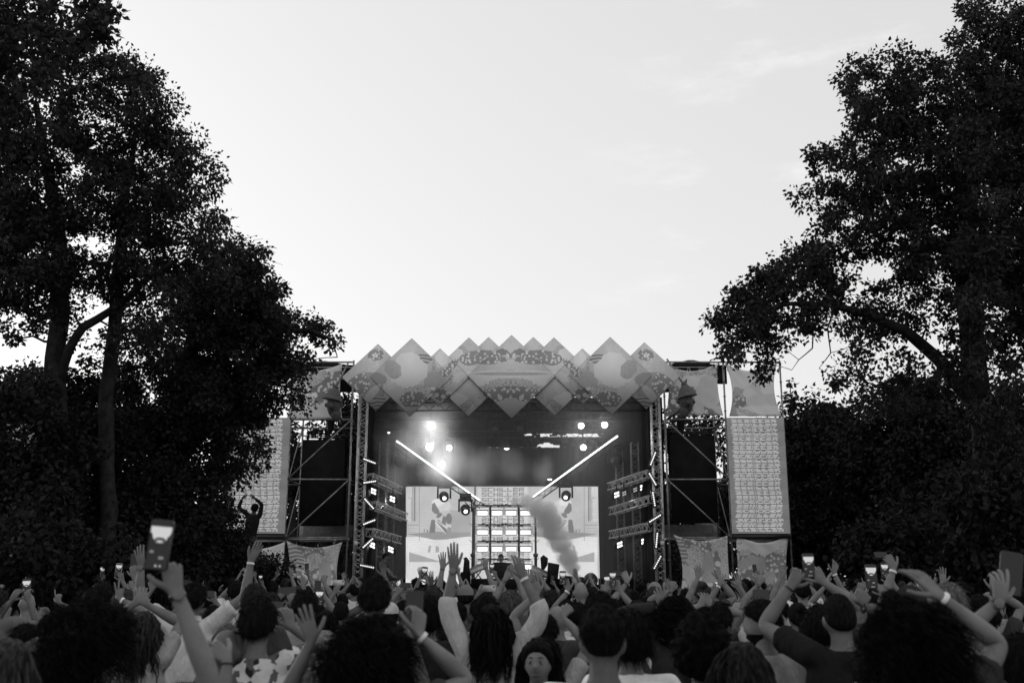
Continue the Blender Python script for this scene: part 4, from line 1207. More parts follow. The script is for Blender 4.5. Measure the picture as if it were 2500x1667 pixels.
# big pear tree on the right
o, n = tree('tree', 'large tree at the right edge with a long limb over the right canvases', 'tree',
    [([G(2420, 14)] + T((2415, 1300, 14), (2405, 1050, 14), (2370, 800, 14), (2350, 560, 14), (2390, 300, 14), (2440, 100, 14)), [.27, .22, .19, .16, .13, .09, .04]),
     (T((2400, 1010, 14), (2290, 880, 13.7), (2210, 810, 13.5), (2110, 765, 13.4), (2020, 742, 13.3), (1930, 740, 13.2), (1850, 760, 13.2)), [.12, .095, .072, .055, .045, .03, .012]),
     (T((2030, 735, 13.3), (2030, 690, 13.3), (2010, 640, 13.2), (2000, 590, 13.2)), [.022, .018, .013, .006]),
     (T((2180, 800, 13.5), (2120, 840, 13.4), (2080, 860, 13.4)), [.018, .012, .005]),
     (T((2040, 748, 13.3), (2020, 800, 13.2), (2025, 860, 13.2), (1990, 900, 13.2)), [.015, .011, .008, .004]),
     (T((1985, 770, 13.2), (1975, 850, 13.2), (1940, 880, 13.2), (1925, 905, 13.2)), [.012, .009, .006, .003]),
     (T((2220, 880, 13.6), (2215, 960, 13.6), (2220, 1040, 13.6)), [.02, .014, .006])],
    [(2440, 40, 90, 60), (2370, 12, 40, 16, 0, .7), (2440, 170, 90, 80), (2350, 110, 36, 44, 0, .9), (2360, 230, 100, 60), (2250, 190, 80, 40, 0, .9), (2200, 150, 32, 36, 0, .9), (2110, 165, 50, 20), (2075, 200, 30, 26, 0, .9), (2080, 255, 26, 50, 0, .9), (2262, 140, 12, 10, 0, .8),
     (2190, 260, 90, 60), (2140, 320, 60, 40), (2270, 330, 130, 70), (2430, 340, 90, 110), (2100, 375, 70, 30), (2015, 385, 40, 28, 0, .9), (1985, 410, 26, 20, 0, .8), (2200, 410, 130, 50), (2380, 460, 110, 80), (2120, 460, 90, 34), (2030, 460, 40, 16), (1965, 495, 20, 26, 0, .9), (1985, 470, 26, 12),
     (2080, 510, 60, 40), (2200, 510, 100, 50), (2030, 540, 30, 34, 0, .9), (2110, 565, 60, 30), (2260, 580, 110, 60), (2420, 600, 90, 110), (2100, 620, 60, 16, 0, .8), (2070, 600, 26, 30, 0, .8), (2200, 640, 70, 50, 0, .8), (2290, 690, 90, 60, 0, .5), (2440, 740, 80, 90, 0, .55), (2180, 730, 50, 50, 0, .3), (2340, 780, 90, 50, 0, .35),
     (1885, 730, 90, 60), (1820, 760, 70, 60, 0, .9), (1780, 790, 40, 60, 0, .8), (1930, 690, 60, 50), (1970, 640, 40, 40, 0, .7), (1985, 595, 22, 34, 0, .7), (1950, 780, 50, 40, 0, .9), (1860, 820, 60, 26, 0, .8), (1790, 860, 30, 24, 0, .8), (1870, 870, 20, 30, 0, .7), (1852, 915, 20, 16, 0, .8), (1905, 640, 14, 10, 0, .6), (1850, 660, 12, 16, 0, .6), (1885, 870, 14, 14, 0, .6),
     (2090, 750, 60, 22, 0, .8), (2190, 790, 60, 30, 0, .9), (2010, 760, 40, 26, 0, .8), (2030, 660, 30, 50, 0, .5), (2080, 690, 26, 16, 0, .5), (2140, 690, 20, 20, 0, .5), (2050, 800, 30, 40, 0, .3), (2100, 860, 40, 26, 0, .45), (2060, 900, 30, 16, 0, .7), (2040, 930, 20, 24, 0, .5), (2140, 920, 50, 60, 0, .42), (2100, 990, 40, 26, 0, .8), (2190, 850, 50, 30, 0, .22), (2190, 980, 40, 30, 0, .6), (2280, 900, 80, 50, 0, .28), (2400, 900, 110, 90, 0, .35), (2330, 990, 90, 60, 0, .35), (2390, 480, 60, 240, -1.3, .7), (2380, 680, 50, 100, -1.2, .5), (2410, 900, 70, 130, -1.2, .4), (2000, 630, 36, 60), (2030, 700, 36, 40), (2330, 610, 60, 60, -.6), (2130, 790, 60, 24, 0, .6), (2450, 1050, 70, 100), (2560, 500, 120, 500)],
    13.6, 1.3, 78, 70, 0.20, 0.070, group=GR, seed=14, thr=0.33, twig=0.005, nf=1.6); NL += n
# darker trees behind on the right
FARR = [(1985, 1180, 90, 190, 42, 'broad dark tree just right of the right narrow screen'), (2030, 1060, 70, 70, 40, 'round topped dark tree rising behind the right narrow screen'), (2150, 1190, 130, 180, 38, 'wide dark tree behind the raised phones on the right'), (2320, 1180, 140, 210, 33, 'dark tree behind the right trunk'),
        (2470, 1230, 110, 200, 28, 'dark tree at the right picture edge behind the crowd'), (1960, 1330, 70, 110, 40, 'low dark shrub beside the right printed cloth'), (2420, 1290, 110, 150, 12.6, 'dark shrub round the foot of the large right tree'), (2250, 1350, 180, 90, 30, 'low dark shrub behind the crowd on the right'), (2240, 980, 80, 60, 36, 'dark treetop glimpsed between the branches of the large right tree')]
for i, (px, py, rx, ry, Y, lab) in enumerate(FARR):
    o, n = tree('tree' if 'shrub' not in lab else 'bush', lab, 'tree' if 'shrub' not in lab else 'bush', [([G(px, Y)] + T((px, min(py+ry*.3, 1370), Y), (px+rx*.1, py - ry*.4, Y)), [.25, .18, .06])],
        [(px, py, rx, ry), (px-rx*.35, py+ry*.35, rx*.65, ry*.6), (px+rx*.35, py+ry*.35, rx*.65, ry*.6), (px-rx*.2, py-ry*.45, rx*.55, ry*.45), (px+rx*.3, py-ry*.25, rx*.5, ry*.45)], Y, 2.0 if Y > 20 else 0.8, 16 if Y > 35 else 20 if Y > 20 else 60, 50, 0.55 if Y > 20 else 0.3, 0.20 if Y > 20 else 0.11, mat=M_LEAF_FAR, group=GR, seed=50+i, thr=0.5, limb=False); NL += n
# trees behind the stage, seen through the scaffolding
BEH = [(715, 1120, 34, 80, 'tree seen through the left scaffold bay'), (850, 1010, 30, 90, 'tree between the left scaffold and the stage'), (880, 1150, 40, 150, 'dark tree close behind the left stage corner'), (1668, 1120, 40, 110, 'tree seen through the right scaffold bay'), (1640, 1040, 40, 50, 'tree top above the right loudspeaker column'),
       (1720, 1040, 40, 50, 'tree top between right loudspeaker and narrow screen'), (1765, 1180, 30, 150, 'tree in the gap beside the right narrow screen'), (640, 1150, 90, 130, 'tree behind the left narrow screen'), (800, 1040, 40, 24, 'thin treetop above the left loudspeaker column'), (1250, 1200, 300, 110, 'broad tree behind the stage back'), (1860, 1180, 70, 140, 'tree behind the right narrow screen'), (1930, 1010, 26, 70, 'tree rising right of the top right canvas')]
for i, (px, py, rx, ry, lab) in enumerate(BEH):
    Y = 50 + 2 * (i % 3)
    thin = 0.6 if i in (3, 8) else 1.6 if i in (0, 1, 2, 7) else 0.9
    o, n = tree('tree', lab, 'tree', [([G(px, Y)] + T((px, min(py+ry*.3, 1370), Y), (px+rx*.1, py - ry*.5, Y)), [.2, .15, .05])],
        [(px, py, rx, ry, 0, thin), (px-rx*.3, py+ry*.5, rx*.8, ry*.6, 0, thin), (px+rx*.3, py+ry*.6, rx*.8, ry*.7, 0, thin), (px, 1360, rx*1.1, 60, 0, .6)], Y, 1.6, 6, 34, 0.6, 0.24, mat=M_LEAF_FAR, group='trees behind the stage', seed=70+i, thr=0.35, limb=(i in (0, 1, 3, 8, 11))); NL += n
# far wood closing the horizon
rng = np.random.default_rng(99)
pts = []
for i in range(900):
    a = rng.uniform(-1.25, 1.25); d = rng.uniform(75, 95)
    h = (7 + 2.5 * math.sin(a * 9) + 1.5 * math.sin(a * 23 + 1)) * math.sqrt(rng.uniform(0.02, 1))
    pts.append((d * math.sin(a), d * math.cos(a), h))
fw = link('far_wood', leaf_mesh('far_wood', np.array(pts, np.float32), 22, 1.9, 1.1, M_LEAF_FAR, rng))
tag(fw, kind='stuff')
# pale building glimpsed between the left trunks
bl = thing('building', 'pale building glimpsed between the trunks on the far left', 'building', (P(40, 950, 48).x, 48, 0))
a, b = P(-60, 990, 48), P(98, 935, 48)
MB().box(((a.x+b.x)/2, 50, b.z/2), (b.x-a.x, 4, b.z)).build('wall', plain('pale_render', 0.42, 0.9), bl)
mb = MB(); zc_ = P(40, 910, 48).z
mb.add([(a.x-.3, 47.6, b.z+.01), (b.x+.3, 47.6, b.z+.01), (b.x+.3, 52.4, b.z+.01), (a.x-.3, 52.4, b.z+.01), (a.x+1.2, 50, zc_), (b.x-1.2, 50, zc_)], [(0,1,5,4), (1,2,5), (2,3,4,5), (3,0,4), (3,2,1,0)])
mb.build('roof', plain('grey_roof', 0.3, 0.8), bl)
for k in range(3):
    x = a.x + (b.x - a.x) * (0.25 + 0.25*k)
    w_ = MB().box((x, 47.96, b.z - 1.4), (0.8, 0.06, 1.2)).build('window', M_GLASS_DK, bl)
print('leaves', NL)

# ================================================================ people
def skin_mat(g):
    n = 'skin_%d' % round(g * 100)
    if n in MATS: return MATS[n]
    t = NT(n); co = t.objco()
    c = t.m('MULTIPLY', t.ramp(t.noise(co, 9, 4.0, 0.6), 0.3, 0.7, 0.80, 1.16), g * 0.80)
    b = t.n('ShaderNodeBsdfPrincipled', {'Base Color': c, 'Roughness': 0.55, 'Specular IOR Level': 0.25, 'Subsurface Weight': 0.0, 'Subsurface Scale': 0.01})
    bm = t.n('ShaderNodeBump', {'Height': t.noise(co, 130, 2.0), 'Strength': 0.15, 'Distance': 0.002})
    t.t.links.new(bm.outputs[0], b.inputs['Normal']); t.t.links.new(b.outputs[0], t.out.inputs[0])
    MATS[n] = t.mat
    return t.mat
def cloth_mat(g, pattern=None):
    n = 'cloth_%d_%s' % (round(g * 100), pattern or 'plain')
    if n in MATS: return MATS[n]
    t = NT(n); co = t.objco()
    c = t.m('MULTIPLY', t.ramp(t.noise(co, 5, 4.0, 0.6), 0.3, 0.7, 0.88, 1.1), g)
    if pattern == 'floral':
        v = t.noise(co, 7.0, 2.0, 0.5)
        w = t.noise(t.n('ShaderNodeVectorMath', {0: co, 1: (7, 3, 1)}, operation='ADD').outputs[0], 16.0, 2.0, 0.5)
        c = t.mix(t.ramp(v, 0.46, 0.48), c, 0.02)
        c = t.mix(t.ramp(w, 0.54, 0.56), c, 0.10)
    if pattern == 'marks':
        v = t.voro(co, 11.0)
        sx = t.n('ShaderNodeSeparateXYZ', {0: v.outputs['Position']}).outputs
        c = t.mix(t.ramp(v.outputs['Distance'], 0.17, 0.20, 1.0, 0.0), c, 0.03)
    if pattern == 'check':
        s = t.n('ShaderNodeSeparateXYZ', {0: co}).outputs
        a = t.m('GREATER_THAN', t.m('SINE', t.m('MULTIPLY', s[0], 60)), 0.3); b = t.m('GREATER_THAN', t.m('SINE', t.m('MULTIPLY', s[2], 60)), 0.3)
        c = t.m('MULTIPLY', c, t.mix(t.m('MULTIPLY', t.m('ADD', a, b), 0.5), 1.0, 0.35))
    mp = t.n('ShaderNodeMapping', {'Vector': co, 'Scale': (1.0, 1.0, 0.45), 'Rotation': (0, 0.5, 0)})
    h = t.m('ADD', t.noise(mp.outputs[0], 9, 3.0, 0.55), t.m('MULTIPLY', t.noise(co, 220, 2.0), 0.05))
    MATS[n] = t.surf(c, 0.9, 0.15, bump=h, bstr=1.0, bdist=0.06)
    return MATS[n]
def hair_mat(g):
    n = 'hair_%d' % round(g * 1000)
    if n in MATS: return MATS[n]
    t = NT(n); co = t.objco()
    mp = t.n('ShaderNodeMapping', {'Vector': co, 'Scale': (60, 60, 9)})
    c = t.m('MULTIPLY', t.ramp(t.noise(mp.outputs[0], 1.0, 3.0), 0.3, 0.7, 0.6, 1.5), g)
    MATS[n] = t.surf(t.m('MULTIPLY', c, 0.55), 0.7, 0.03, bump=t.noise(mp.outputs[0], 1.5, 3.0), bstr=0.6, bdist=0.006)
    return MATS[n]
M_WATCH = plain('watch_black', 0.015, 0.3, 0.5)
M_BAND = plain('paper_band', 0.75, 0.6)
M_EYE = plain('eye_white', 0.22, 0.2, 0.5, var=0.05, bstr=0)
M_IRIS = plain('eye_dark', 0.012, 0.1, 0.6, var=0.0, bstr=0)
M_LIP = plain('lip', 0.10, 0.4)
M_SEAM = plain('logo_white', 0.75, 0.6)

def headpt(d, s=1.0):
    x, y, z = d
    px, py, pz = x * 0.074, y * 0.094, z * 0.116
    if z < 0:
        k = -z
        px *= 1 - 0.30 * k * k
        if y < 0: py *= 1 - 0.45 * max(0, k - 0.25)
        else: py *= 1 - 0.10 * k
    if y > 0:
        f = y ** 0.5
        py += 0.026 * math.exp(-(px/0.012)**2 - ((pz + 0.018)/0.022)**2) * f
        py += 0.006 * math.exp(-((pz - 0.03)/0.012)**2 - (px/0.05)**2) * f
        for sx in (-1, 1): py -= 0.010 * math.exp(-((px - sx*0.031)/0.017)**2 - ((pz - 0.008)/0.013)**2) * f
        py += 0.006 * math.exp(-(px/0.022)**2 - ((pz + 0.062)/0.008)**2) * f
        py -= 0.004 * math.exp(-(px/0.02)**2 - ((pz + 0.078)/0.007)**2) * f
        py += 0.012 * math.exp(-(px/0.022)**2 - ((pz + 0.100)/0.016)**2)
    return Vector((px, py, pz)) * s
def sphere_dirs(nu, nv):
    D = []
    for j in range(nv + 1):
        th = math.pi * j / nv
        for i in range(nu):
            ph = 2 * math.pi * i / nu
            D.append((math.sin(th) * math.cos(ph), math.sin(th) * math.sin(ph), math.cos(th)))
    F = []
    for j in range(nv):
        for i in range(nu):
            i2 = (i + 1) % nu
            F.append((j*nu+i, (j+1)*nu+i, (j+1)*nu+i2, j*nu+i2))
    return D, F
DIR_HI, FAC_HI = sphere_dirs(36, 26)
DIR_X, FAC_X = sphere_dirs(84, 60)
def hair_thr(y, front=0.55, back=-0.60, side=-0.05):
    return side + (front - side) * max(0, y) ** 0.8 if y > 0 else side + (back - side) * min(1, -y) ** 0.8

POSE = {   # curls of three joints for index, middle, ring, little; spread; thumb (out angle, fold)
    'open': ([(5, 8, 5), (7, 10, 6), (9, 12, 6), (8, 12, 6)], (8, 2, -3, -11), 46, 12), 'flat': ([(3, 4, 3)] * 4, (3, 1, -1, -4), 24, 6), 'relax': ([(10, 16, 10), (22, 30, 16), (30, 36, 18), (34, 38, 20)], (6, 1, -3, -8), 40, 24),
    'fist': ([(78, 95, 60)] * 4, (0, 0, 0, 0), 30, 50), 'peace': ([(2, 3, 2), (2, 3, 2), (80, 95, 60), (80, 95, 60)], (10, -6, 0, 0), 20, 50), 'point': ([(4, 6, 4), (70, 90, 55), (76, 92, 60), (78, 92, 60)], (4, 0, 0, 0), 40, 40),
    'grip': ([(48, 58, 34), (52, 62, 36), (56, 64, 38), (58, 66, 38)], (6, 2, -2, -6), 45, 26), 'pinch': ([(50, 40, 20), (24, 30, 15), (16, 24, 12), (12, 22, 10)], (6, 2, -4, -10), 40, 40), 'clap': ([(6, 8, 5)] * 4, (5, 1, -2, -6), 30, 8)}

def arm_geo(mb, sh, el, wr, tipd, back, side, pose, s, fat=1.0):
    """one surface from the shoulder to five separate finger tips; side -1 left, +1 right"""
    m = 1 if side > 0 else -1
    y = tipd.normalized()
    z = (back - y * back.dot(y)); z = z.normalized() if z.length > 1e-3 else y.orthogonal().normalized()
    x = y.cross(z).normalized() * m          # thumb lies towards -x
    base = len(mb.v)
    V, F = [], []
    def ring(c, ex, ez, rx, rz, flat=False, xs=None):
        idx = []
        if xs is None:
            for k in range(10):
                a = R(162 - 36 * k)
                idx.append(len(V)); V.append(c + ex * (rx * math.cos(a)) + ez * (rz * math.sin(a)))
        else:
            for k in range(5):
                e = 0.75 if k in (0, 4) else 1.0
                idx.append(len(V)); V.append(c + ex * xs[k] + ez * (rz * e) + flat[k] * y)
            for k in range(4, -1, -1):
                e = 0.75 if k in (0, 4) else 1.0
                idx.append(len(V)); V.append(c + ex * xs[k] - ez * (rz * e) + flat[k] * y)
        return idx
    def bridge(a, b, skip=()):
        for k in range(10):
            if k in skip: continue
            k2 = (k + 1) % 10
            F.append((a[k], a[k2], b[k2], b[k]))
    # arm rings
    fa, ua = (wr - el), (el - sh)
    segs = [(sh - ua * 0.05, ua, .052, .055), (sh + ua * 0.25, ua, .050, .054), (sh + ua * 0.6, ua, .045, .048), (sh + ua * 0.88, ua, .041, .043), (el + (fa - ua) * 0.01, fa + ua, .041, .042),
            (el + fa * 0.14, fa, .043, .043), (el + fa * 0.32, fa, .043, .041), (el + fa * 0.62, fa, .034, .031), (el + fa * 0.86, fa, .027, .022)]
    prev = None
    exh = x
    rings = []
    # carry the hand's x axis back down the arm so that nothing twists
    frames = []
    ex = x
    for c, d, rx, rz in reversed(segs):
        d = d.normalized()
        e = ex - d * ex.dot(d)
        ex = e.normalized() if e.length > 0.15 else ex
        e = (ex - d * ex.dot(d)).normalized()
        frames.append((c, e, e.cross(d) * m * -1 if False else (e.cross(d) * m), rx, rz))
    for c, e, ez, rx, rz in reversed(frames):
        r = ring(c, e, ez, rx * fat * s * 0.93, rz * fat * s * 0.93)
        if prev: bridge(prev, r)
        else: F.append(tuple(r))
        prev = r
    w = s * 0.86
    zero = [0] * 5
    r0 = ring(wr, x, z, 0, .017 * w, zero, [k * w for k in (-.029, -.016, 0, .016, .029)])
    bridge(prev, r0)
    r1 = ring(wr + y * .040 * w, x, z, 0, .0165 * w, zero, [k * w for k in (-.040, -.021, 0, .020, .036)])
    bridge(r0, r1, skip=(9,))
    r2 = ring(wr + y * .088 * w, x, z, 0, .0125 * w, [k * w for k in (0, .005, .007, .002, -.007)], [k * w for k in (-.043, -.0205, .0005, .0205, .040)])
    bridge(r1, r2)
    curls, spread, tout, tfold = POSE[pose]
    lens = [(.040, .025, .021), (.044, .029, .022), (.041, .027, .022), (.032, .021, .019)]
    rad = (.0098, .0102, .0096, .0084)
    for f in range(4):
        q = [r2[f], r2[f + 1], r2[8 - f], r2[9 - f]]        # top f, top f+1, bottom f+1, bottom f
        c = sum((V[k] for k in q), Vector()) / 4
        a = R(spread[f])
        d = (y * math.cos(a) - x * math.sin(a)).normalized()
        sx = (x * math.cos(a) + y * math.sin(a)).normalized()
        n = z.copy()
        rr = rad[f] * w * 1.12
        prevq = q
        c = c + d * 0.006 * w
        first = True
        for j in range(3):
            ca = R(curls[f][j])
            d2 = (d * math.cos(ca) - n * math.sin(ca)).normalized()
            n2 = (n * math.cos(ca) + d * math.sin(ca)).normalized()
            if first:
                qq = []
                for (u, v_) in ((-1, 1), (1, 1), (1, -1), (-1, -1)):
                    qq.append(len(V)); V.append(c + sx * (u * rr) + n2 * (v_ * rr))
                for k in range(4): F.append((prevq[k], prevq[(k+1) % 4], qq[(k+1) % 4], qq[k]))
                prevq = qq; first = False
            d, n = d2, n2
            for part in ((0.5, 0.94), (1.0, 1.0)):
                c2 = c + d * lens[f][j] * part[0] * w
                k_ = (1.0 - 0.10 * (j + part[0])) * part[1]
                if j == 2 and part[0] == 1.0: k_ *= 0.72
                qq = []
                for (u, v_) in ((-1, 1), (1, 1), (1, -1), (-1, -1)):
                    qq.append(len(V)); V.append(c2 + sx * (u * rr * k_) + n * (v_ * rr * k_))
                for k in range(4): F.append((prevq[k], prevq[(k+1) % 4], qq[(k+1) % 4], qq[k]))
                prevq = qq
            c = c + d * lens[f][j] * w
        F.append(tuple(prevq))
    # thumb out of the side of the palm
    q = [r0[9], r0[0], r1[0], r1[9]]
    c = sum((V[k] for k in q), Vector()) / 4
    a, b_ = R(tout), R(tfold)
    d = ((y * math.cos(a) - x * math.sin(a)) * math.cos(b_) - z * math.sin(b_)).normalized()
    up = (x * math.cos(a) + y * math.sin(a)).normalized()
    n = d.cross(up).normalized()
    prevq = q
    for j, (ln, k_) in enumerate(((.014, 1.35), (.036, 1.15), (.020, 1.0), (.016, 1.0), (.014, .66))):
        c = c + d * ln * w
        rr = .0108 * w * k_
        qq = []
        for (u, v_) in ((-1, -1), (-1, 1), (1, 1), (1, -1)):
            qq.append(len(V)); V.append(c + up * (u * rr) + z * (v_ * rr * 0.95) if j == 0 else c + up * (u * rr) + (z - d * z.dot(d)).normalized() * (v_ * rr * 0.95))
        for k in range(4): F.append((prevq[k], prevq[(k+1) % 4], qq[(k+1) % 4], qq[k]))
        prevq = qq
        if j >= 1:
            ca = R(10 + tfold * 0.3)
            d = (d * math.cos(ca) + y * math.sin(ca) * 0.8).normalized()
            up = (up - d * up.dot(d)).normalized()
    F.append(tuple(prevq))
    mb.add(V, F)

def solve_elbow(sh, wr, l1, l2, pole):
    d = wr - sh; L_ = d.length
    if L_ > (l1 + l2) * 0.985:
        k = L_ / ((l1 + l2) * 0.985); l1 *= k; l2 *= k
    a = (l1*l1 - l2*l2 + L_*L_) / (2 * L_)
    h = math.sqrt(max(1e-6, l1*l1 - a*a))
    n = d.normalized()
    p = pole - n * pole.dot(n)
    p = p.normalized() if p.length > 1e-4 else n.orthogonal()
    return sh + n * a + p * h, max(1.0, L_ / ((l1 + l2)))

def ribbons(paths, width, rng, taper=True):
    N_, K, _ = paths.shape
    tan = np.gradient(paths, axis=1)
    side = np.cross(tan, rng.normal(0, 1, (N_, 1, 3)))
    side /= np.linalg.norm(side, axis=2)[:, :, None] + 1e-9
    w = width * (np.linspace(1.0, 0.25, K) if taper else np.ones(K))
    w = w[None, :, None] * rng.uniform(0.6, 1.3, (N_, 1, 1))
    V = np.stack([paths - side * w, paths + side * w], 2).reshape(-1, 3)
    b = (np.arange(N_) * K * 2)[:, None, None]
    k = (np.arange(K - 1) * 2)[None, :, None]
    F = (b + k + np.array([0, 1, 3, 2])[None, None, :]).reshape(-1)
    return V, F, np.full(N_ * (K - 1), 4)

JOBS = []
def temp(mb, mods):
    me = mb.mesh('temp', None, True)
    o = bpy.data.objects.new('temp', me)
    C.objects.link(o)
    for typ, kw in mods:
        md = o.modifiers.new(typ, typ)
        for a, v in kw.items(): setattr(md, a, v)
    return o

PEOPLE = []
def person(label, x=None, top=None, Y=None, local=None, H=None, yaw=0, head_yaw=0, nod=0, hair='short', hg=0.016, skin=0.22, shirt=0.1, pattern=None, sleeve='short', L=None, Rr=None, fat=1.0, group=None,
           extras=(), q=1, cap_g=None, base_z=0.0, seated=False, roll=0.0, hair_vol=1.0, pole=None):
    """L / Rr: (wrist px, wrist py, dY, tip px, tip py, pose[, back vector]) in photo pixels, or local vectors when local is set"""
    hv = {'curly': 0.07, 'afro': 0.05, 'short': 0.016, 'long': 0.02, 'medium': 0.022, 'buzz': 0.006, 'bald': 0.0, 'fade': 0.018, 'cap': 0.03, 'bun': 0.02}[hair] * hair_vol
    if local is None:
        if Y < 15: Y *= 1.09
        tp = P(x, top, Y)
        Ht = (tp.z - base_z) - hv
        loc = Vector((tp.x, Y, base_z))
        if seated: Ht = 1.75
    else:
        Ht = H; loc = Vector((0, 0, 0))
    s = Ht / 1.75
    if seated: loc.z = tp.z - hv - (1.75 - 0.47)
    rot = Matrix.Rotation(R(roll), 3, 'Y') @ Matrix.Rotation(R(yaw), 3, 'Z')
    inv = rot.transposed()
    root = thing('person', label, 'person', loc, group)
    root.rotation_euler = rot.to_euler()
    S = lambda a, b, c: Vector((a * s, b * s, c * s))
    hipz = 0.92
    Y = Y or 20
    dz = -0.47 if seated else 0.0
    arms = {}
    raise_ = {-1: 0.0, 1: 0.0}
    for side, spec in ((-1, L), (1, Rr)):
        if spec is None:
            sh = S(side * 0.175 * fat, 0, 1.425 + dz)
            wr = S(side * 0.27 * fat, 0.04, 0.93 + dz); tip = S(side * 0.27, 0.09, 0.76 + dz)
            if seated: wr = S(side * 0.2, 0.32, 0.98 + dz); tip = S(side * 0.15, 0.48, 0.95 + dz)
            el, _ = solve_elbow(sh, wr, 0.29*s, 0.26*s, Vector((side*0.6, -0.8, 0)))
            arms[side] = (sh, el, wr, (tip - wr).normalized(), Vector((side, 0, 0)), 'relax')
        else:
            if local is None:
                wx, wy, dY, tx, ty, pose = spec[:6]
                wr = inv @ (P(wx, wy, Y + dY) - loc); tip = inv @ (P(tx, ty, Y + dY + 0.02) - loc)
            else:
                wr, tip, pose = Vector(spec[0]), Vector(spec[1]), spec[2]
            back = Vector(spec[6]) if len(spec) > 6 and local is None else (Vector(spec[3]) if local is not None and len(spec) > 3 else Vector((0, -1, 0)))
            if local is None: back = inv @ back
            up = max(0, min(1, (wr.z / s - 1.25) / 0.4))
            raise_[side] = up
            sh = S(side * (0.175 - 0.02 * up) * fat, 0.0, 1.425 + 0.05 * up + dz)
            pv = Vector((side * 0.6, -0.1, -0.8)) if pole is None else Vector((side * pole[0], pole[1], pole[2]))
            el, st = solve_elbow(sh, wr, 0.29*s, 0.265*s, pv)
            if st > 1.12: print('STRETCH', label, side, round(st, 2))
            arms[side] = (sh, el, wr, (tip - wr).normalized(), back, pose)
    # --- core body: legs, trunk, neck, head (becomes one surface)
    core = MB()
    if seated:
        for sd in (-1, 1):
            core.poly([S(sd*.09, 0, hipz+dz), S(sd*.12, .22, hipz+dz), S(sd*.13, .43, hipz-.02+dz), S(sd*.13, .42, .5+dz), S(sd*.13, .40, .08+dz), S(sd*.13, .52, .04+dz)], [.08*s, .08*s, .06*s, .05*s, .04*s, .03*s], 8)
    else:
        for sd in (-1, 1):
            core.poly([S(sd*.09, 0, hipz), S(sd*.10, .01, .72), S(sd*.105, .015, .48), S(sd*.105, -.01, .28), S(sd*.105, -.02, .09), S(sd*.11, .0, .04), S(sd*.12, .13, .03)], [.082*s, .078*s, .055*s, .05*s, .036*s, .036*s, .03*s], 8)
    def ell_rings(rows):
        n = 16; vs = []; fs = []
        for (z, rx, ry, oy) in rows:
            for k in range(n):
                a = 2*math.pi*k/n
                vs.append(S(rx*math.cos(a), ry*math.sin(a) + oy, z + dz))
        for i in range(len(rows)-1):
            for k in range(n):
                k2 = (k+1) % n
                fs.append((i*n+k, i*n+k2, (i+1)*n+k2, (i+1)*n+k))
        fs.append(tuple(range(n-1, -1, -1))); fs.append(tuple((len(rows)-1)*n+k for k in range(n)))
        return vs, fs
    sw = 0.165 * fat
    core.add(*ell_rings([(hipz-.04, .13*fat, .085, 0), (1.02, .125*fat, .085, 0), (1.18, .135*fat, .095, 0), (1.32, .15*fat, .095, 0), (1.41, .135*fat, .078, -.005), (1.465, .085, .066, -.01), (1.50, .056, .058, -.008), (1.56, .052, .056, .0), (1.62, .050, .054, .01)]))
    for side in (-1, 1):
        sh, el = arms[side][0], arms[side][1]
        core.poly([S(side*.06, -.005, 1.42 + dz), sh, sh + (el - sh)*0.22], [.058*s, .058*s*fat**.5, .046*s], 8)
    hc = S(0, 0.018, 1.75 - 0.116 + dz)
    hrot = Matrix.Rotation(R(head_yaw), 3, 'Z') @ Matrix.Rotation(R(nod), 3, 'X')
    D, F = (DIR_HI, FAC_HI)
    core.add([hc + hrot @ headpt(d, s) for d in D], F)
    for e in (-1, 1):
        vs = []
        for d in D[::1]:
            vs.append(hc + hrot @ (Vector((e*(0.0745 + 0.004), -0.006, -0.012)) * s + Vector((d[0]*0.011 + e*d[1]*-0.006, d[1]*0.021, d[2]*0.033)) * s))
        core.add(vs, F)
    vox = (0.0135 if q >= 2 else 0.019 if q == 1 else 0.028)
    oc = temp(core, [('REMESH', dict(mode='VOXEL', voxel_size=vox, use_smooth_shade=True)), ('SMOOTH', dict(iterations=2, factor=0.5))])
    am = MB()
    for side in (-1, 1):
        sh, el, wr, td, bk, pose = arms[side]
        arm_geo(am, sh, el, wr, td, bk, side, pose, s, fat ** 0.5)
    oa = temp(am, [('SUBSURF', dict(levels=1 if q < 2 or Y > 5 else 2, render_levels=1 if q < 2 or Y > 5 else 2))])
    # --- shirt
    sm = MB()
    hem = 0.86 if not seated else 0.93
    sm.add(*ell_rings([(hem, .165*fat, .118, 0), (1.02, .158*fat, .115, 0), (1.16, .165*fat, .122, 0), (1.30, .182*fat, .125, -.002), (1.39, .165*fat, .105, -.008), (1.44, .12*fat, .088, -.012), (1.475, .078, .072, -.010), (1.492, .066, .066, -.008)]))
    for side in (-1, 1):
        sh, el, wr = arms[side][:3]
        ua, fa = el - sh, wr - el
        if sleeve == 'none':
            sm.poly([S(side*.07, -.01, 1.425 + dz), S(side*.115*fat, -.005, 1.42 + .02*raise_[side] + dz)], [.055*s, .05*s], 10)
        else:
            pts = [S(side*.07, -.01, 1.42 + dz), sh - ua*0.02, sh + ua*0.3, sh + ua*0.62]
            rr_ = [.066*s, .068*s*fat**.5, .066*s*fat**.5, .068*s*fat**.5]
            if sleeve == 'long':
                pts = pts[:3] + [sh + ua*0.7, el + fa*0.02, el + fa*0.35, el + fa*0.86]; rr_ = rr_[:3] + [.058*s, .055*s, .052*s, .042*s]
            if sleeve == 'rolled':
                pts = pts[:3] + [sh + ua*0.8, el + fa*0.12, el + fa*0.32]; rr_ = rr_[:3] + [.064*s, .062*s, .062*s]
            sm.poly(pts, rr_, 12)
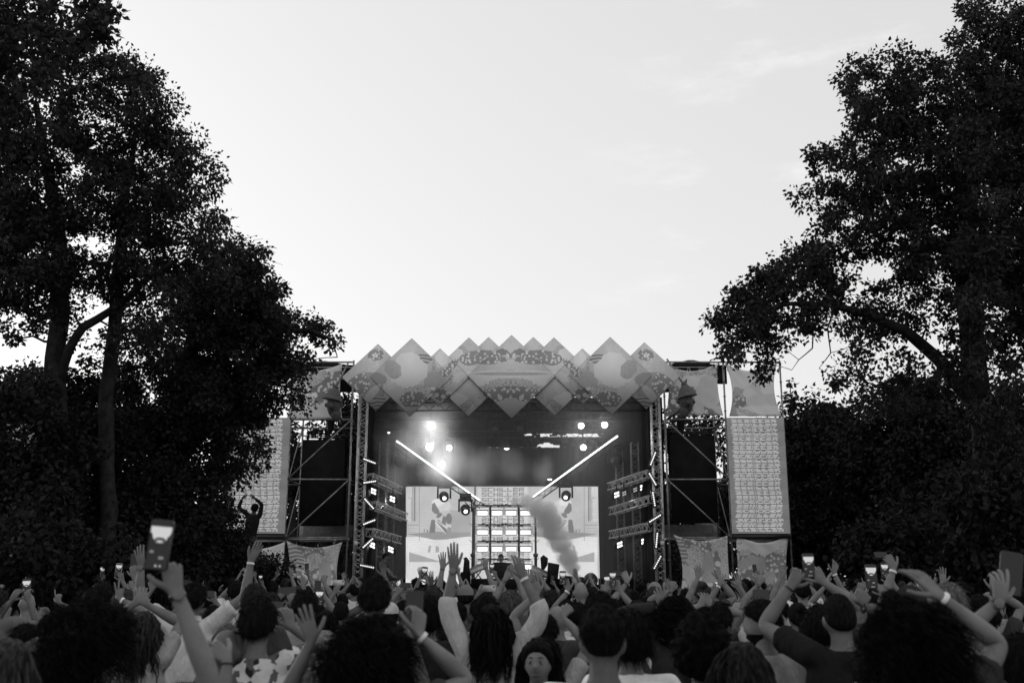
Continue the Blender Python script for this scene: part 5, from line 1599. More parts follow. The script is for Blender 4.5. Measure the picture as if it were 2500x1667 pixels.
    os_ = temp(sm, [('REMESH', dict(mode='VOXEL', voxel_size=0.017 if q >= 2 else 0.023 if q == 1 else 0.03, use_smooth_shade=True)), ('SMOOTH', dict(iterations=5, factor=0.5))])
    PEOPLE.append(dict(root=root, core=oc, arms=oa, shirt=os_, skin=skin, cloth=cloth_mat(shirt, pattern), shirt_name='jacket' if sleeve in ('long', 'rolled') else 'tank_top' if sleeve == 'none' else 'shirt'))
    # --- trousers
    tr = MB()
    for sd in (-1, 1):
        if seated: tr.poly([S(sd*.085, 0, hipz+.02+dz), S(sd*.12, .22, hipz+dz), S(sd*.13, .44, hipz-.02+dz), S(sd*.13, .43, .5+dz), S(sd*.13, .40, .10+dz)], [.1*s, .095*s, .075*s, .065*s, .06*s], 10)
        else: tr.poly([S(sd*.085, 0, hipz+.02), S(sd*.10, .01, .72), S(sd*.105, .015, .48), S(sd*.105, -.01, .28), S(sd*.105, -.015, .08)], [.105*s, .092*s, .07*s, .066*s, .06*s], 10)
    tr.add(*ell_rings([(hipz-.06, .15*fat, .105, 0), (hipz+.10, .145*fat, .105, 0)]))
    tr.build('trousers', cloth_mat(0.04), root, True, True)
    # --- hair
    rng = np.random.default_rng(abs(hash(label)) % 10000 if False else len(PEOPLE) * 17 + 3)
    M = hair_mat(hg)
    def hp(d, off): return hc + hrot @ (headpt(d, s) + Vector(d).normalized() * off * s)
    if hair not in ('bald',):
        front, back, side_ = (0.74 if 'face' in extras else 0.52), -0.58, -0.08
        off0 = {'short': .016, 'buzz': .006, 'fade': .016, 'long': .020, 'medium': .024, 'curly': .062, 'afro': .05, 'cap': .010, 'bun': .012}[hair] * hair_vol
        if hair in ('long', 'medium', 'curly', 'afro'): back, side_ = -0.9, -0.45
        vs, keep = [], []
        idn = len(PEOPLE)
        def offs(d):
            mk = d[2] - hair_thr(d[1], front, back, side_) + 0.05 * mnoise.noise(Vector(d) * 14 + Vector((0, 0, idn)))
            nz = mnoise.noise(Vector(d) * 5 + Vector((idn, 0, 0)))
            k = max(0.0, min(1.0, mk / 0.25))
            if hair == 'fade': k *= max(0.12, min(1, (d[2] + 0.05) / 0.45))
            g_ = 0.45 * nz
            if hair == 'curly': g_ = 0.45 * nz + 0.55 * mnoise.noise(Vector(d) * 2.4 + Vector((0, idn * 3.1, 0))) + 0.4 * mnoise.noise(Vector(d) * 12)
            off = off0 * (k ** 0.6) * (1 + g_) - 0.0025 * (1 - k) + (.004 if hair != 'buzz' else 0.002) * k
            if hair == 'afro': off *= 1 + 0.25 * max(0, d[2])
            return off, mk
        HD, HF = (DIR_X, FAC_X) if q >= 2 else (DIR_HI, FAC_HI)
        for d in HD:
            off, mk = offs(d)
            vs.append(hp(d, off)); keep.append(mk)
        fs = [f for f in HF if sum(keep[i] for i in f) / 4 > -0.03]
        mb = MB().add(vs, fs)
        ho = mb.build('hair', M, root, True, True)
        # strands that break the outline
        n = {2: 1700, 1: 700, 0: 220}[q]
        dd = rng.normal(0, 1, (n * 3, 3)); dd /= np.linalg.norm(dd, axis=1)[:, None]
        dd = [d for d in dd if d[2] - hair_thr(d[1], front, back, side_) > (0.05 if hair != 'fade' else 0.25)][:n]
        if hair in ('short', 'buzz', 'fade', 'cap', 'bun', 'medium', 'afro'):
            ln = {'short': .030, 'buzz': .008, 'fade': .018, 'cap': .004, 'bun': .012, 'medium': .05, 'afro': .035}[hair] * s
            wdt = 0.0016 if q == 2 else 0.003 if q == 1 else 0.005
            ps = []
            for d in dd:
                a = np.array(hp(d, offs(d)[0] * 0.85))
                nrm_ = np.array(hrot @ Vector(d))
                tg = np.array((0, -0.5, -0.9)) + rng.normal(0, 0.55, 3)
                tg -= nrm_ * tg.dot(nrm_)
                dr = nrm_ * (0.9 if hair == 'afro' else 0.32) + tg
                dr /= np.linalg.norm(dr)
                l_ = ln * rng.uniform(0.5, 1.3)
                dr2 = dr + np.array((0, 0, -0.6 if hair in ('medium',) else -0.25))
                ps.append([a, a + dr * l_ * 0.5, a + dr * l_ * 0.5 + dr2 * l_ * 0.5])
            V, Fq, sz = ribbons(np.array(ps), wdt, rng)
            link('hair_strands', np_mesh('hair_strands', V, Fq, sz, M), root, True)
        if hair in ('long', 'curly'):
            n2 = {2: 1700, 1: 700, 0: 220}[q] * (1.3 if hair == 'curly' else 0.8)
            K = 14 if hair == 'curly' else 12
            sd = rng.normal(0, 1, (int(n2) * 4, 3)); sd /= np.linalg.norm(sd, axis=1)[:, None]
            sd = [d for d in sd if d[2] - hair_thr(d[1], 0.8 if 'face' in extras else 0.55, -1.2, -0.5) > 0.02 and d[1] < (0.12 if 'face' in extras else 0.30 if hair == 'long' else 0.55)][:int(n2)]
            ps = np.zeros((len(sd), K, 3))
            tt = np.linspace(0, 1, K)
            axis = np.array(hc)
            lock = rng.normal(0, 1, (40, 3))
            for i, d in enumerate(sd):
                w3 = np.array(hrot @ Vector(d)); a = np.array(hp(d, offs(d)[0] * 0.85))
                lk = lock[int((math.atan2(w3[1], w3[0]) + math.pi) / (2 * math.pi) * 39.99)]
                if hair == 'long':
                    Ln = rng.uniform(0.24, 0.40) * s * (0.85 + 0.15 * d[2])
                    out_ = 0.022 + 0.020 * lk[0]
                    rad_ = np.array((w3[0], min(w3[1], 0.15), 0))
                    for k, t_ in enumerate(tt):
                        fall = Ln * (t_ ** 1.25)
                        swell = 1 - math.exp(-4 * t_)
                        wav = 0.014 * math.sin(11 * t_ + lk[1] * 3) * t_ + 0.020 * math.sin(5 * t_ + lk[2] * 4) * t_
                        p_ = a + rad_ * (out_ * swell + 0.01) * s * hair_vol + np.array((wav * 1.2, -abs(wav) * 0.5 - 0.03 * swell, -fall + 0.02 * t_ * (1 - t_)))
                        ps[i, k] = p_
                else:
                    Ln = rng.uniform(0.05, 0.13) * s * hair_vol * (0.7 + 0.6 * (1 - d[2]))
                    fr = rng.uniform(9, 15); ph = rng.uniform(0, 6.28); cr = 0.014 * rng.uniform(0.7, 1.5)
                    jit = rng.normal(0, 0.25, 3)
                    for k, t_ in enumerate(tt):
                        dr = w3 * 0.8 + jit * 0.6 + lk * 0.12
                        g_ = np.array((0, 0, -1.0)) * t_ * t_ * 0.75
                        ps[i, k] = a + (dr * t_ * (1 - 0.35 * t_) + g_) * Ln + cr * np.array((math.cos(fr*t_+ph), math.sin(fr*t_+ph), 0.6*math.sin(fr*t_*0.8+ph))) * min(1, t_*4)
            V, Fq, sz = ribbons(ps, (0.0040 if hair == 'long' else 0.0020) * (1 if q == 2 else 1.7 if q == 1 else 3.2), rng)
            link('hair_strands', np_mesh('hair_strands', V, Fq, sz, M), root, True)
        if hair == 'bun':
            mb = MB(); b_ = hc + hrot @ (Vector((0, -0.09, 0.085)) * s)
            vs = [b_ + Vector(d) * 0.038 * s * (1 + 0.15 * mnoise.noise(Vector(d) * 6)) for d in DIR_HI]
            mb.add(vs, FAC_HI).build('bun', M, root, True, True)
        if hair == 'cap':
            mb = MB(); vs, kp = [], []
            for d in DIR_HI:
                vs.append(hp(d, .016 + .006 * max(0, d[2]))); kp.append(d[2] - (0.30 + 0.05 * d[1]))
            fs = [f for f in FAC_HI if all(kp[i] > -0.05 for i in f)]
            mb.add(vs, fs)
            cm = cloth_mat(cap_g if cap_g is not None else 0.03)
            co_ = mb.build('cap', cm, root, True, True)
            pe = MB(); pts = []
            for k in range(9):
                a = R(30 + 15 * k)
                pts.append(hc + hrot @ (Vector((0.082*math.cos(a), 0.09*math.sin(a) + 0.0, 0.045)) * s))
            for k in range(9):
                a = R(150 - 15 * k)
                pts.append(hc + hrot @ (Vector((0.085*math.cos(a), 0.165*math.sin(a), 0.030 - 0.008*abs(math.cos(a)))) * s))
            pe.flat(pts, 0.006, (0, 0, 1)); pe.build('peak', cm, root, False, True)
    # --- extras
    for ex_ in extras:
        if ex_ in ('watchL', 'watchR', 'bandL', 'bandR', 'stringL', 'stringR'):
            side = -1 if ex_[-1] == 'L' else 1
            sh, el, wr, td, bk, pose = arms[side]
            d = (wr - el).normalized(); c = wr - d * 0.022 * s
            m_ = {'w': M_WATCH, 'b': M_BAND, 's': M_WATCH}[ex_[0]]
            wd = {'w': 0.009, 'b': 0.008, 's': 0.0035}[ex_[0]] * s
            mb = MB().lathe(c, d, [(0.0272*s, -wd), (0.0282*s, -wd*.8), (0.0282*s, wd*.8), (0.0272*s, wd)], 14)
            w_o = mb.build({'w': 'watch', 'b': 'wristband', 's': 'bracelet'}[ex_[0]], m_, root, True, True)
            if ex_[0] == 'w':
                bk2 = (bk - d * bk.dot(d)).normalized()
                MB().lathe(c + bk2 * 0.022 * s, bk2, [(0.019*s, 0), (0.021*s, 0.004*s), (0.021*s, 0.010*s), (0.017*s, 0.011*s)], 16).build('watch_case', plain('watch_face', 0.12, 0.3, 0.5), root, False, True)
        if ex_ == 'glasses':
            mb = MB()
            for e in (-1, 1):
                for k in range(12):
                    a, b_ = 2*math.pi*k/12, 2*math.pi*(k+1)/12
                    f = lambda a: hc + hrot @ (Vector((e*0.032 + 0.024*math.cos(a), 0.096, 0.006 + 0.018*math.sin(a))) * s)
                    mb.tube(f(a), f(b_), 0.002*s, 4)
                mb.tube(hc + hrot @ (Vector((e*0.056, 0.094, 0.01))*s), hc + hrot @ (Vector((e*0.078, -0.005, 0.008))*s), 0.0022*s, 4)
            mb.tube(hc + hrot @ (Vector((-0.009, 0.099, 0.01))*s), hc + hrot @ (Vector((0.009, 0.099, 0.01))*s), 0.002*s, 4)
            mb.build('glasses', M_WATCH, root, False, True)
        if ex_ == 'sunglasses_up':
            pl = [(-.083, -.02, .025), (-.081, .025, .070), (-.060, .058, .098), (-.03, .070, .104), (0, .073, .100), (.03, .070, .104), (.060, .058, .098), (.081, .025, .070), (.083, -.02, .025)]
            mb = MB().poly([hc + hrot @ (Vector(p_) * s) for p_ in pl], [k_ * s for k_ in (.003, .004, .014, .018, .006, .018, .014, .004, .003)], 8)
            mb.build('sunglasses', M_WATCH, root, True, True)
        if ex_ == 'beard':
            vs, kp = [], []
            for d in DIR_HI:
                on = d[1] > -0.1 and d[2] < -0.30 - 0.15 * max(0, d[1]) * (abs(d[0]) < 0.3)
                vs.append(hp(d, 0.010 if on else 0.0)); kp.append(on)
            fs = [f for f in FAC_HI if all(kp[i] for i in f)]
            MB().add(vs, fs).build('beard', M, root, True, True)
        if ex_ == 'face':
            for e in (-1, 1):
                c = hc + hrot @ (Vector((e*0.031, 0.0735, 0.008)) * s)
                MB().add([c + Vector(d)*0.0135*s for d in DIR_HI], FAC_HI).build('eye', M_EYE, root, True, True)
                c2 = hc + hrot @ (Vector((e*0.031, 0.0815, 0.007)) * s)
                MB().add([c2 + Vector(d)*0.0072*s for d in DIR_HI], FAC_HI).build('iris', M_IRIS, root, True, True)
                MB().poly([hc + hrot @ (Vector((e*(0.014 + 0.034*t_), 0.0905 - 0.013*t_*t_, 0.031 + 0.005*math.sin(0.5 + t_*2.2)))*s) for t_ in (0, .3, .6, 1)], [.0016*s, .0026*s, .0024*s, .001*s], 6).build('eyebrow', M, root, True, True)
                MB().poly([hc + hrot @ (Vector((e*(0.018 + 0.027*t_), 0.0895 - 0.007*t_, 0.013 + 0.004*math.sin(t_*3.1)))*s) for t_ in (0, .3, .6, 1)], [.0012*s, .0020*s, .0020*s, .001*s], 5).build('eyelash', M_IRIS, root, True, True)
            MB().poly([hc + hrot @ (Vector((0.026*t_, 0.0945 - 0.014*t_*t_, -0.0625 + 0.006*t_*t_))*s) for t_ in (-1, -.5, 0, .5, 1)], [.0015*s, .0045*s, .005*s, .0045*s, .0015*s], 6).build('mouth', M_LIP, root, True, True)
        if ex_ == 'collar':
            mb = MB()
            n = 20; vs = []
            for k in range(n + 1):
                a = R(-260 + 340 * k / n) if False else 2*math.pi*k/n
                for rr, z in ((.064, 1.50), (.070, 1.525), (.082, 1.485)):
                    vs.append(S(rr*math.cos(a), rr*1.02*math.sin(a) - .008, z - 0.012*math.sin(a) + dz))
            fs = []
            for k in range(n):
                for j in range(2): fs.append((k*3+j, (k+1)*3+j, (k+1)*3+j+1, k*3+j+1))
            mb.add(vs, fs).build('collar', cloth_mat(shirt, pattern), root, True, True)
        if ex_ == 'logo':
            mb = MB()
            c = S(-0.02, -0.131, 1.30); u = Vector((math.cos(R(32)), 0, math.sin(R(32)))); v = Vector((-u.z, 0, u.x))
            w_, h_ = 0.052, 0.024
            for a, b_ in (((-1, -1), (1, -1)), ((1, -1), (1, 1)), ((1, 1), (-1, 1)), ((-1, 1), (-1, -1))):
                mb.tube(c + u*w_*a[0] + v*h_*a[1], c + u*w_*b_[0] + v*h_*b_[1], 0.0035, 4)
            mb.build('emblem', M_SEAM, root, False, True)
    PEOPLE[-1].update(wr={k: (arms[k][2], arms[k][3], arms[k][4]) for k in arms}, rot=rot, loc=loc, s=s)
    return PEOPLE[-1]

def bake_people():
    dg = bpy.context.evaluated_depsgraph_get()
    dg.update()
    for pp in PEOPLE:
        if 'done' in pp: continue
        pp['done'] = True
        def grab(o):
            me = o.evaluated_get(dg).to_mesh()
            n = len(me.vertices); v = np.empty(n*3, np.float32); me.vertices.foreach_get('co', v)
            li = np.empty(len(me.loops), np.int32); me.loops.foreach_get('vertex_index', li)
            sz = np.empty(len(me.polygons), np.int32); me.polygons.foreach_get('loop_total', sz)
            o.evaluated_get(dg).to_mesh_clear()
            return v.reshape(-1, 3), li, sz
        a, b, c = grab(pp['core']), grab(pp['arms']), grab(pp['shirt'])
        me = np_mesh('body', np.concatenate([a[0], b[0]]), np.concatenate([a[1], b[1] + len(a[0])]), np.concatenate([a[2], b[2]]), skin_mat(pp['skin']), True)
        link('body', me, pp['root'], True)
        link(pp['shirt_name'], np_mesh('shirt', c[0], c[1], c[2], pp['cloth'], True), pp['root'], True)
    for pp in PEOPLE:
        for k in ('core', 'arms', 'shirt'):
            o = pp.pop(k, None)
            if o is not None:
                me = o.data
                bpy.data.objects.remove(o); bpy.data.meshes.remove(me)

M_SCR_SKY = glow('phone_picture_bright', 0.48)
M_SCR_MID = glow('phone_picture_mid', 0.10)
M_SCR_DK = glow('phone_picture_dark', 0.012, 0.02)
def phone(label, c, up, nrm, w=0.074, h=0.155, lit=True, case=None, group='phones held up to film the stage', bright=1.0):
    up = up.normalized(); nrm = (nrm - up * nrm.dot(up)).normalized(); sx = up.cross(nrm).normalized()
    rot = Matrix((sx, -nrm, up)).transposed()
    root = thing('phone', label, 'phone', c, group)
    mb = MB(); r = w * 0.16; pts = []
    for cx, cz, a0 in ((1, 1, 0), (-1, 1, 90), (-1, -1, 180), (1, -1, 270)):
        for k in range(4):
            a = R(a0 + 30 * k)
            pts.append(Vector(c) + sx * (cx*(w/2 - r) + r*math.cos(a)) + up * (cz*(h/2 - r) + r*math.sin(a)) + nrm * 0.004)
    mb.flat(pts, 0.008, nrm)
    mb.build('case', case or M_PHONE, root)
    mb = MB(); o = Vector(c) + nrm * 0.0046
    def q_(x0, z0, x1, z1, mi, k=0): mb.add([o + nrm*0.0003*k + sx*(x0*w) + up*(z0*h) for x0, z0 in ((x0, z0), (x1, z0), (x1, z1), (x0, z1))], [(0, 1, 2, 3)], mi)
    if lit:
        q_(-.45, -.47, .45, .47, 2)
        q_(-.45, .02, .45, .36, 0, 1)
        prof = [(-.45, .02), (-.45, .24), (-.37, .22), (-.30, .12), (-.24, .10), (-.2, .13), (-.12, .145), (0, .15), (.12, .145), (.2, .13), (.25, .09), (.33, .17), (.40, .20), (.45, .27), (.45, .02)]
        mb.add([o + nrm*0.0006 + sx*(x_*w) + up*(z_*h) for x_, z_ in prof], [tuple(range(len(prof)))[::-1]], 2)
        q_(-.17, .04, .17, .10, 1, 3); q_(-.08, .05, .08, .09, 0, 4); q_(-.36, -.16, -.2, -.11, 1, 1); q_(.05, -.27, .26, -.22, 1, 1)
        q_(-.05, -.42, .02, -.385, 0, 2); q_(.14, -.42, .2, -.385, 0, 2)
    else:
        q_(-.45, -.47, .45, .47, 2)
    mb.build('screen', [M_SCR_SKY, M_SCR_MID, M_SCR_DK], root)
    MB().lathe(Vector(c) - nrm*0.004 + sx*w*0.25 + up*h*0.37, -nrm, [(w*0.14, 0), (w*0.14, 0.002), (w*0.08, 0.0025)], 10).build('camera_lens', M_GLASS_DK, root)
    return root

# ================================================================ the crowd: people one can single out
def ph_px(label, px, py, Y, wpx, tilt=0, land=False, lit=True, hw=2.05, case=None, nrm=(0, -1, 0.15), dark=False):
    if Y < 15: Y *= 1.09
    c = P(px, py, Y); w = wpx * Y / F_PX
    a = R(tilt + (90 if land else 0))
    up = Vector((math.sin(a), 0, math.cos(a)))
    return phone(label, c, up, Vector(nrm), w, w * hw, lit, case)

# nearest row -----------------------------------------------------------------
person('person with a big mass of dark curly hair, low in the left corner', 217, 1459, 4.0, hair='curly', hair_vol=1.1, hg=.012, shirt=.02, q=2)
person('person just below the frame whose arm lifts the largest phone on the left', 440, 1672, 2.95, hair='short', shirt=.6, skin=.2, q=2, Rr=(428, 1440, -.05, 418, 1370, 'grip', (0.5, -1, 0)), extras=('watchR',))
ph_px('large blurred phone held high on the left with a bright sky on its screen', 390, 1330, 2.85, 56, tilt=5, hw=2.15)
person('person at the left picture edge with smooth light hair', 10, 1560, 3.2, hair='long', hg=.07, shirt=.25, q=2)
person('man in the pale polo shirt with both arms spread in a wide V', 474, 1423, 7.5, hair='short', shirt=.6, skin=.17, q=2, fat=1.12, L=(345, 1380, .05, 336, 1322, 'open'), Rr=(613, 1368, .05, 645, 1304, 'flat', (.5, -1, 0)), extras=('collar', 'watchL', 'bandR'))
person('person with a pale collar behind the raised arm with the large phone', 352, 1492, 6.0, hair='long', hg=.05, shirt=.30, skin=.2, q=1, L=(330, 1472, .1, 352, 1444, 'fist'), Rr=(356, 1474, .1, 345, 1442, 'relax'), extras=('collar',))
person('person behind the curly hair on the left showing two fingers', 285, 1490, 7.4, hair='short', shirt=.08, skin=.2, q=1, Rr=(293, 1463, .05, 290, 1410, 'peace'), extras=('bandR',))
person('man with glasses at the lower left turned to the right', 60, 1524, 6.0, hair='short', shirt=.025, head_yaw=-68, yaw=-20, skin=.2, q=2, extras=('glasses', 'beard'))
person('bald man in a floral shirt with sunglasses pushed up, left of centre', 551, 1536, 4.7, hair='bald', shirt=.68, pattern='floral', skin=.13, q=2, fat=1.1, extras=('sunglasses_up',))
person('person below the frame whose pinching hand reaches in front of the bald man', 745, 1712, 3.35, hair='short', shirt=.1, skin=.2, q=2, L=(556, 1606, .1, 500, 1565, 'pinch', (0, -1, .3)), extras=('stringL',))
person('man with thinning buzzed hair between the V armed man and the phone holder', 620, 1423, 6.4, hair='buzz', hg=.03, shirt=.05, skin=.16, q=2)
person('man in a floral shirt holding a phone sideways in front of his face', 631, 1460, 4.75, hair='short', shirt=.6, pattern='floral', skin=.17, q=2, fat=1.1, Rr=(709, 1530, .12, 697, 1478, 'grip', (.6, -.8, 0)))
ph_px('dark phone held sideways over the floral shirt man', 655, 1486, 5.1, 34, land=True, lit=False)
person('person below the frame with a spread hand in front of the floral shirt', 800, 1700, 3.5, hair='short', shirt=.1, skin=.15, q=2, L=(762, 1560, .05, 740, 1490, 'open', (.2, -1, 0)))
person('person with thick tousled hair and a pale top left of the tall man', 745, 1441, 7.2, hair='short', hair_vol=1.3, shirt=.24, skin=.2, q=2)
person('person with a round cropped head in a dark top left of the tall man', 833, 1468, 8.9, hair='buzz', hg=.014, shirt=.03, q=1)
person('tall man in a tank top who stands above the curly haired woman', 915, 1407, 5.8, hair='short', shirt=.16, sleeve='none', skin=.16, q=2, fat=1.08)
person('woman with a big mass of dark curly hair filming with a phone, left of centre', 905, 1500, 3.5, hair='curly', hair_vol=1.1, hg=.012, shirt=.05, skin=.2, q=2, Rr=(1020, 1548, .15, 1026, 1494, 'grip', (.7, -.7, 0)), extras=('bandR',))
ph_px('dark phone held upright by the curly haired woman left of centre', 1011, 1480, 3.75, 42, tilt=3, hw=1.75, lit=False)
person('person with dark hair and a black shirt right of the curly haired woman', 1046, 1457, 6.5, hair='medium', shirt=.015, q=2)
person('person in a pale shirt with small dark marks, left of the denim jacket', 1100, 1500, 7.0, hair='medium', hg=.03, shirt=.75, pattern='marks', q=1)
person('man with greying short hair in front of the left half of the bright screen', 1057, 1431, 8.4, hair='short', hg=.06, shirt=.1, q=1)
person('person with rolled sleeve raising a small spread hand over the bright screen', 1118, 1470, 9.0, hair='short', shirt=.3, skin=.24, sleeve='rolled', q=2, L=(1081, 1384, .05, 1079, 1346, 'open'), extras=('stringL',))
person('long haired woman in a pale denim jacket raising both arms at the centre', 1200, 1476, 5.8, hair='long', hg=.014, shirt=.45, sleeve='rolled', skin=.17, q=2, L=(1107, 1386, .05, 1104, 1316, 'flat'), Rr=(1276, 1406, .05, 1262, 1348, 'relax', (.3, -1, 0)), extras=('watchL', 'bandR', 'collar'))
person('person whose dark spread hand shows against the lower left of the bright screen', 1064, 1470, 10.8, hair='short', shirt=.05, skin=.08, q=1, L=(1054, 1424, .05, 1048, 1386, 'open'))  # skin darkened so the backlit shade sits in its colour
person('person with a fist raised before the strobe wall', 1180, 1462, 10.5, hair='short', shirt=.1, skin=.26, q=1, Rr=(1185, 1382, .05, 1187, 1352, 'fist'), extras=('stringR',))
person('person clasping both hands overhead under the smoke', 1232, 1468, 9.0, hair='medium', shirt=.1, skin=.22, q=1, L=(1234, 1412, .05, 1248, 1384, 'clap'), Rr=(1262, 1412, .05, 1250, 1384, 'clap', (.3, -1, 0)), extras=('watchL',))
person('person raising a hand with a heavy dark watch right of the centre', 1332, 1500, 6.6, hair='short', shirt=.3, skin=.22, q=2, L=(1316, 1446, .05, 1296, 1398, 'open', (-.3, -1, 0)), extras=('watchL',))
person('person pushing a fist up right of the smiling woman', 1330, 1556, 5.5, hair='medium', shirt=.32, skin=.22, q=2, Rr=(1372, 1502, .1, 1394, 1478, 'fist', (.3, -.6, .6)))
person('smiling woman facing the camera at the bottom centre', 1315, 1556, 5.0, hair='long', hg=.014, shirt=.05, skin=.24, yaw=168, q=2, extras=('face',))
person('person with light cropped hair just behind the long haired woman', 1246, 1441, 7.6, hair='short', hg=.10, shirt=.05, skin=.2, q=1)
person('person with dark hair right behind the long haired woman in denim', 1187, 1450, 7.0, hair='short', shirt=.2, q=1)
person('person in a pale cap in front of the stage centre', 1137, 1424, 10.0, hair='cap', cap_g=.16, shirt=.1, q=1)
person('person filming with a pale phone held sideways in front of the desk', 1168, 1462, 9.8, hair='short', shirt=.08, skin=.22, q=1, L=(1166, 1452, .24, 1182, 1432, 'grip'))
ph_px('pale phone held sideways in front of the performer desk', 1194, 1436, 9.95, 15, land=True, lit=False, case=M_PHONEW, nrm=(0, 1, 0))
person('man with dark hair directly behind the man with the shaved neck', 1464, 1444, 5.9, hair='short', shirt=.04, q=2)
person('man with a shaved neck and pale round neck shirt, nearest at centre right', 1470, 1473, 3.6, hair='fade', hg=.014, shirt=.75, skin=.13, q=2, fat=1.1)
person('person with dark hair and a white top beside the man with the shaved neck', 1536, 1492, 4.5, hair='medium', hg=.014, shirt=.75, q=2, fat=1.05)
person('curly haired bearded man with glasses and dark jacket raising one hand', 1650, 1457, 6.0, hair='curly', hair_vol=.45, shirt=.03, sleeve='long', skin=.2, head_yaw=-50, yaw=-12, q=2, L=(1616, 1482, .05, 1608, 1424, 'relax'), extras=('glasses', 'beard'))
person('person with a large round head of black hair, centre right', 1712, 1503, 4.0, hair='afro', hair_vol=.9, hg=.008, shirt=.015, sleeve='long', q=2)
person('bearded man in a grey shirt turned to the left', 1862, 1465, 5.2, hair='short', shirt=.3, skin=.2, yaw=20, head_yaw=58, q=2, fat=1.1, extras=('beard',))
person('person with smooth brown hair at the bottom right of centre', 1813, 1567, 3.6, hair='long', hg=.035, shirt=.1, q=2)
person('man with buzzed hair in a black shirt with a small outlined emblem', 2047, 1449, 4.9, hair='buzz', hg=.014, shirt=.012, skin=.16, q=2, fat=1.12, L=(1931, 1428, .24, 1958, 1382, 'grip'), Rr=(2098, 1482, .05, 2113, 1448, 'fist'), extras=('logo', 'stringL', 'stringR'))
ph_px('phone raised over the black shirt man, bright sky on its screen', 1974, 1380, 5.15, 27, hw=2.1)
person('person right behind the black shirt man supporting the raised phone', 2003, 1476, 5.6, hair='medium', shirt=.05, skin=.2, q=1, Rr=(2010, 1420, .0, 1992, 1392, 'grip'))
person('person filming with a very bright upright phone on the right', 2100, 1468, 8.0, hair='short', shirt=.1, q=1, L=(2094, 1446, .24, 2112, 1416, 'grip'), Rr=(2160, 1452, .24, 2143, 1424, 'grip'))
ph_px('very bright upright phone on the right showing the stage', 2127, 1407, 8.05, 27, hw=2.15)
person('person with huge dark curly hair and a raised pointing hand on the right', 2222, 1456, 3.3, hair='curly', hair_vol=1.05, hg=.010, shirt=.03, skin=.2, q=2, Rr=(2290, 1452, .12, 2222, 1382, 'relax', (.5, -.8, .3)), extras=('bandR',))
person('person holding a dark phone sideways above the crowd on the right', 2200, 1478, 6.6, hair='short', shirt=.05, q=1, L=(2182, 1388, .05, 2166, 1356, 'grip'), extras=('bandL',))
ph_px('dark phone held sideways above the crowd on the right', 2150, 1354, 6.7, 14, land=True, lit=False)
person('person lifting an open hand behind the large pointing hand', 2300, 1468, 9.0, hair='short', shirt=.05, skin=.2, q=1, L=(2302, 1422, .05, 2300, 1380, 'open'))
person('person with grey hair behind the raised forearm on the right', 2318, 1423, 7.0, hair='medium', hg=.2, shirt=.15, q=1)
person('person in a dark cap behind the huge curly hair on the right', 2222, 1424, 6.5, hair='cap', cap_g=.02, shirt=.03, head_yaw=50, q=1)
person('person at the right edge with a watch and pale sleeve', 2500, 1548, 3.7, hair='medium', shirt=.6, skin=.2, q=2, L=(2440, 1466, .05, 2444, 1402, 'relax'), extras=('watchL',))
ph_px('large dark phone at the right picture edge', 2468, 1400, 3.85, 54, tilt=10, hw=1.9, lit=False)
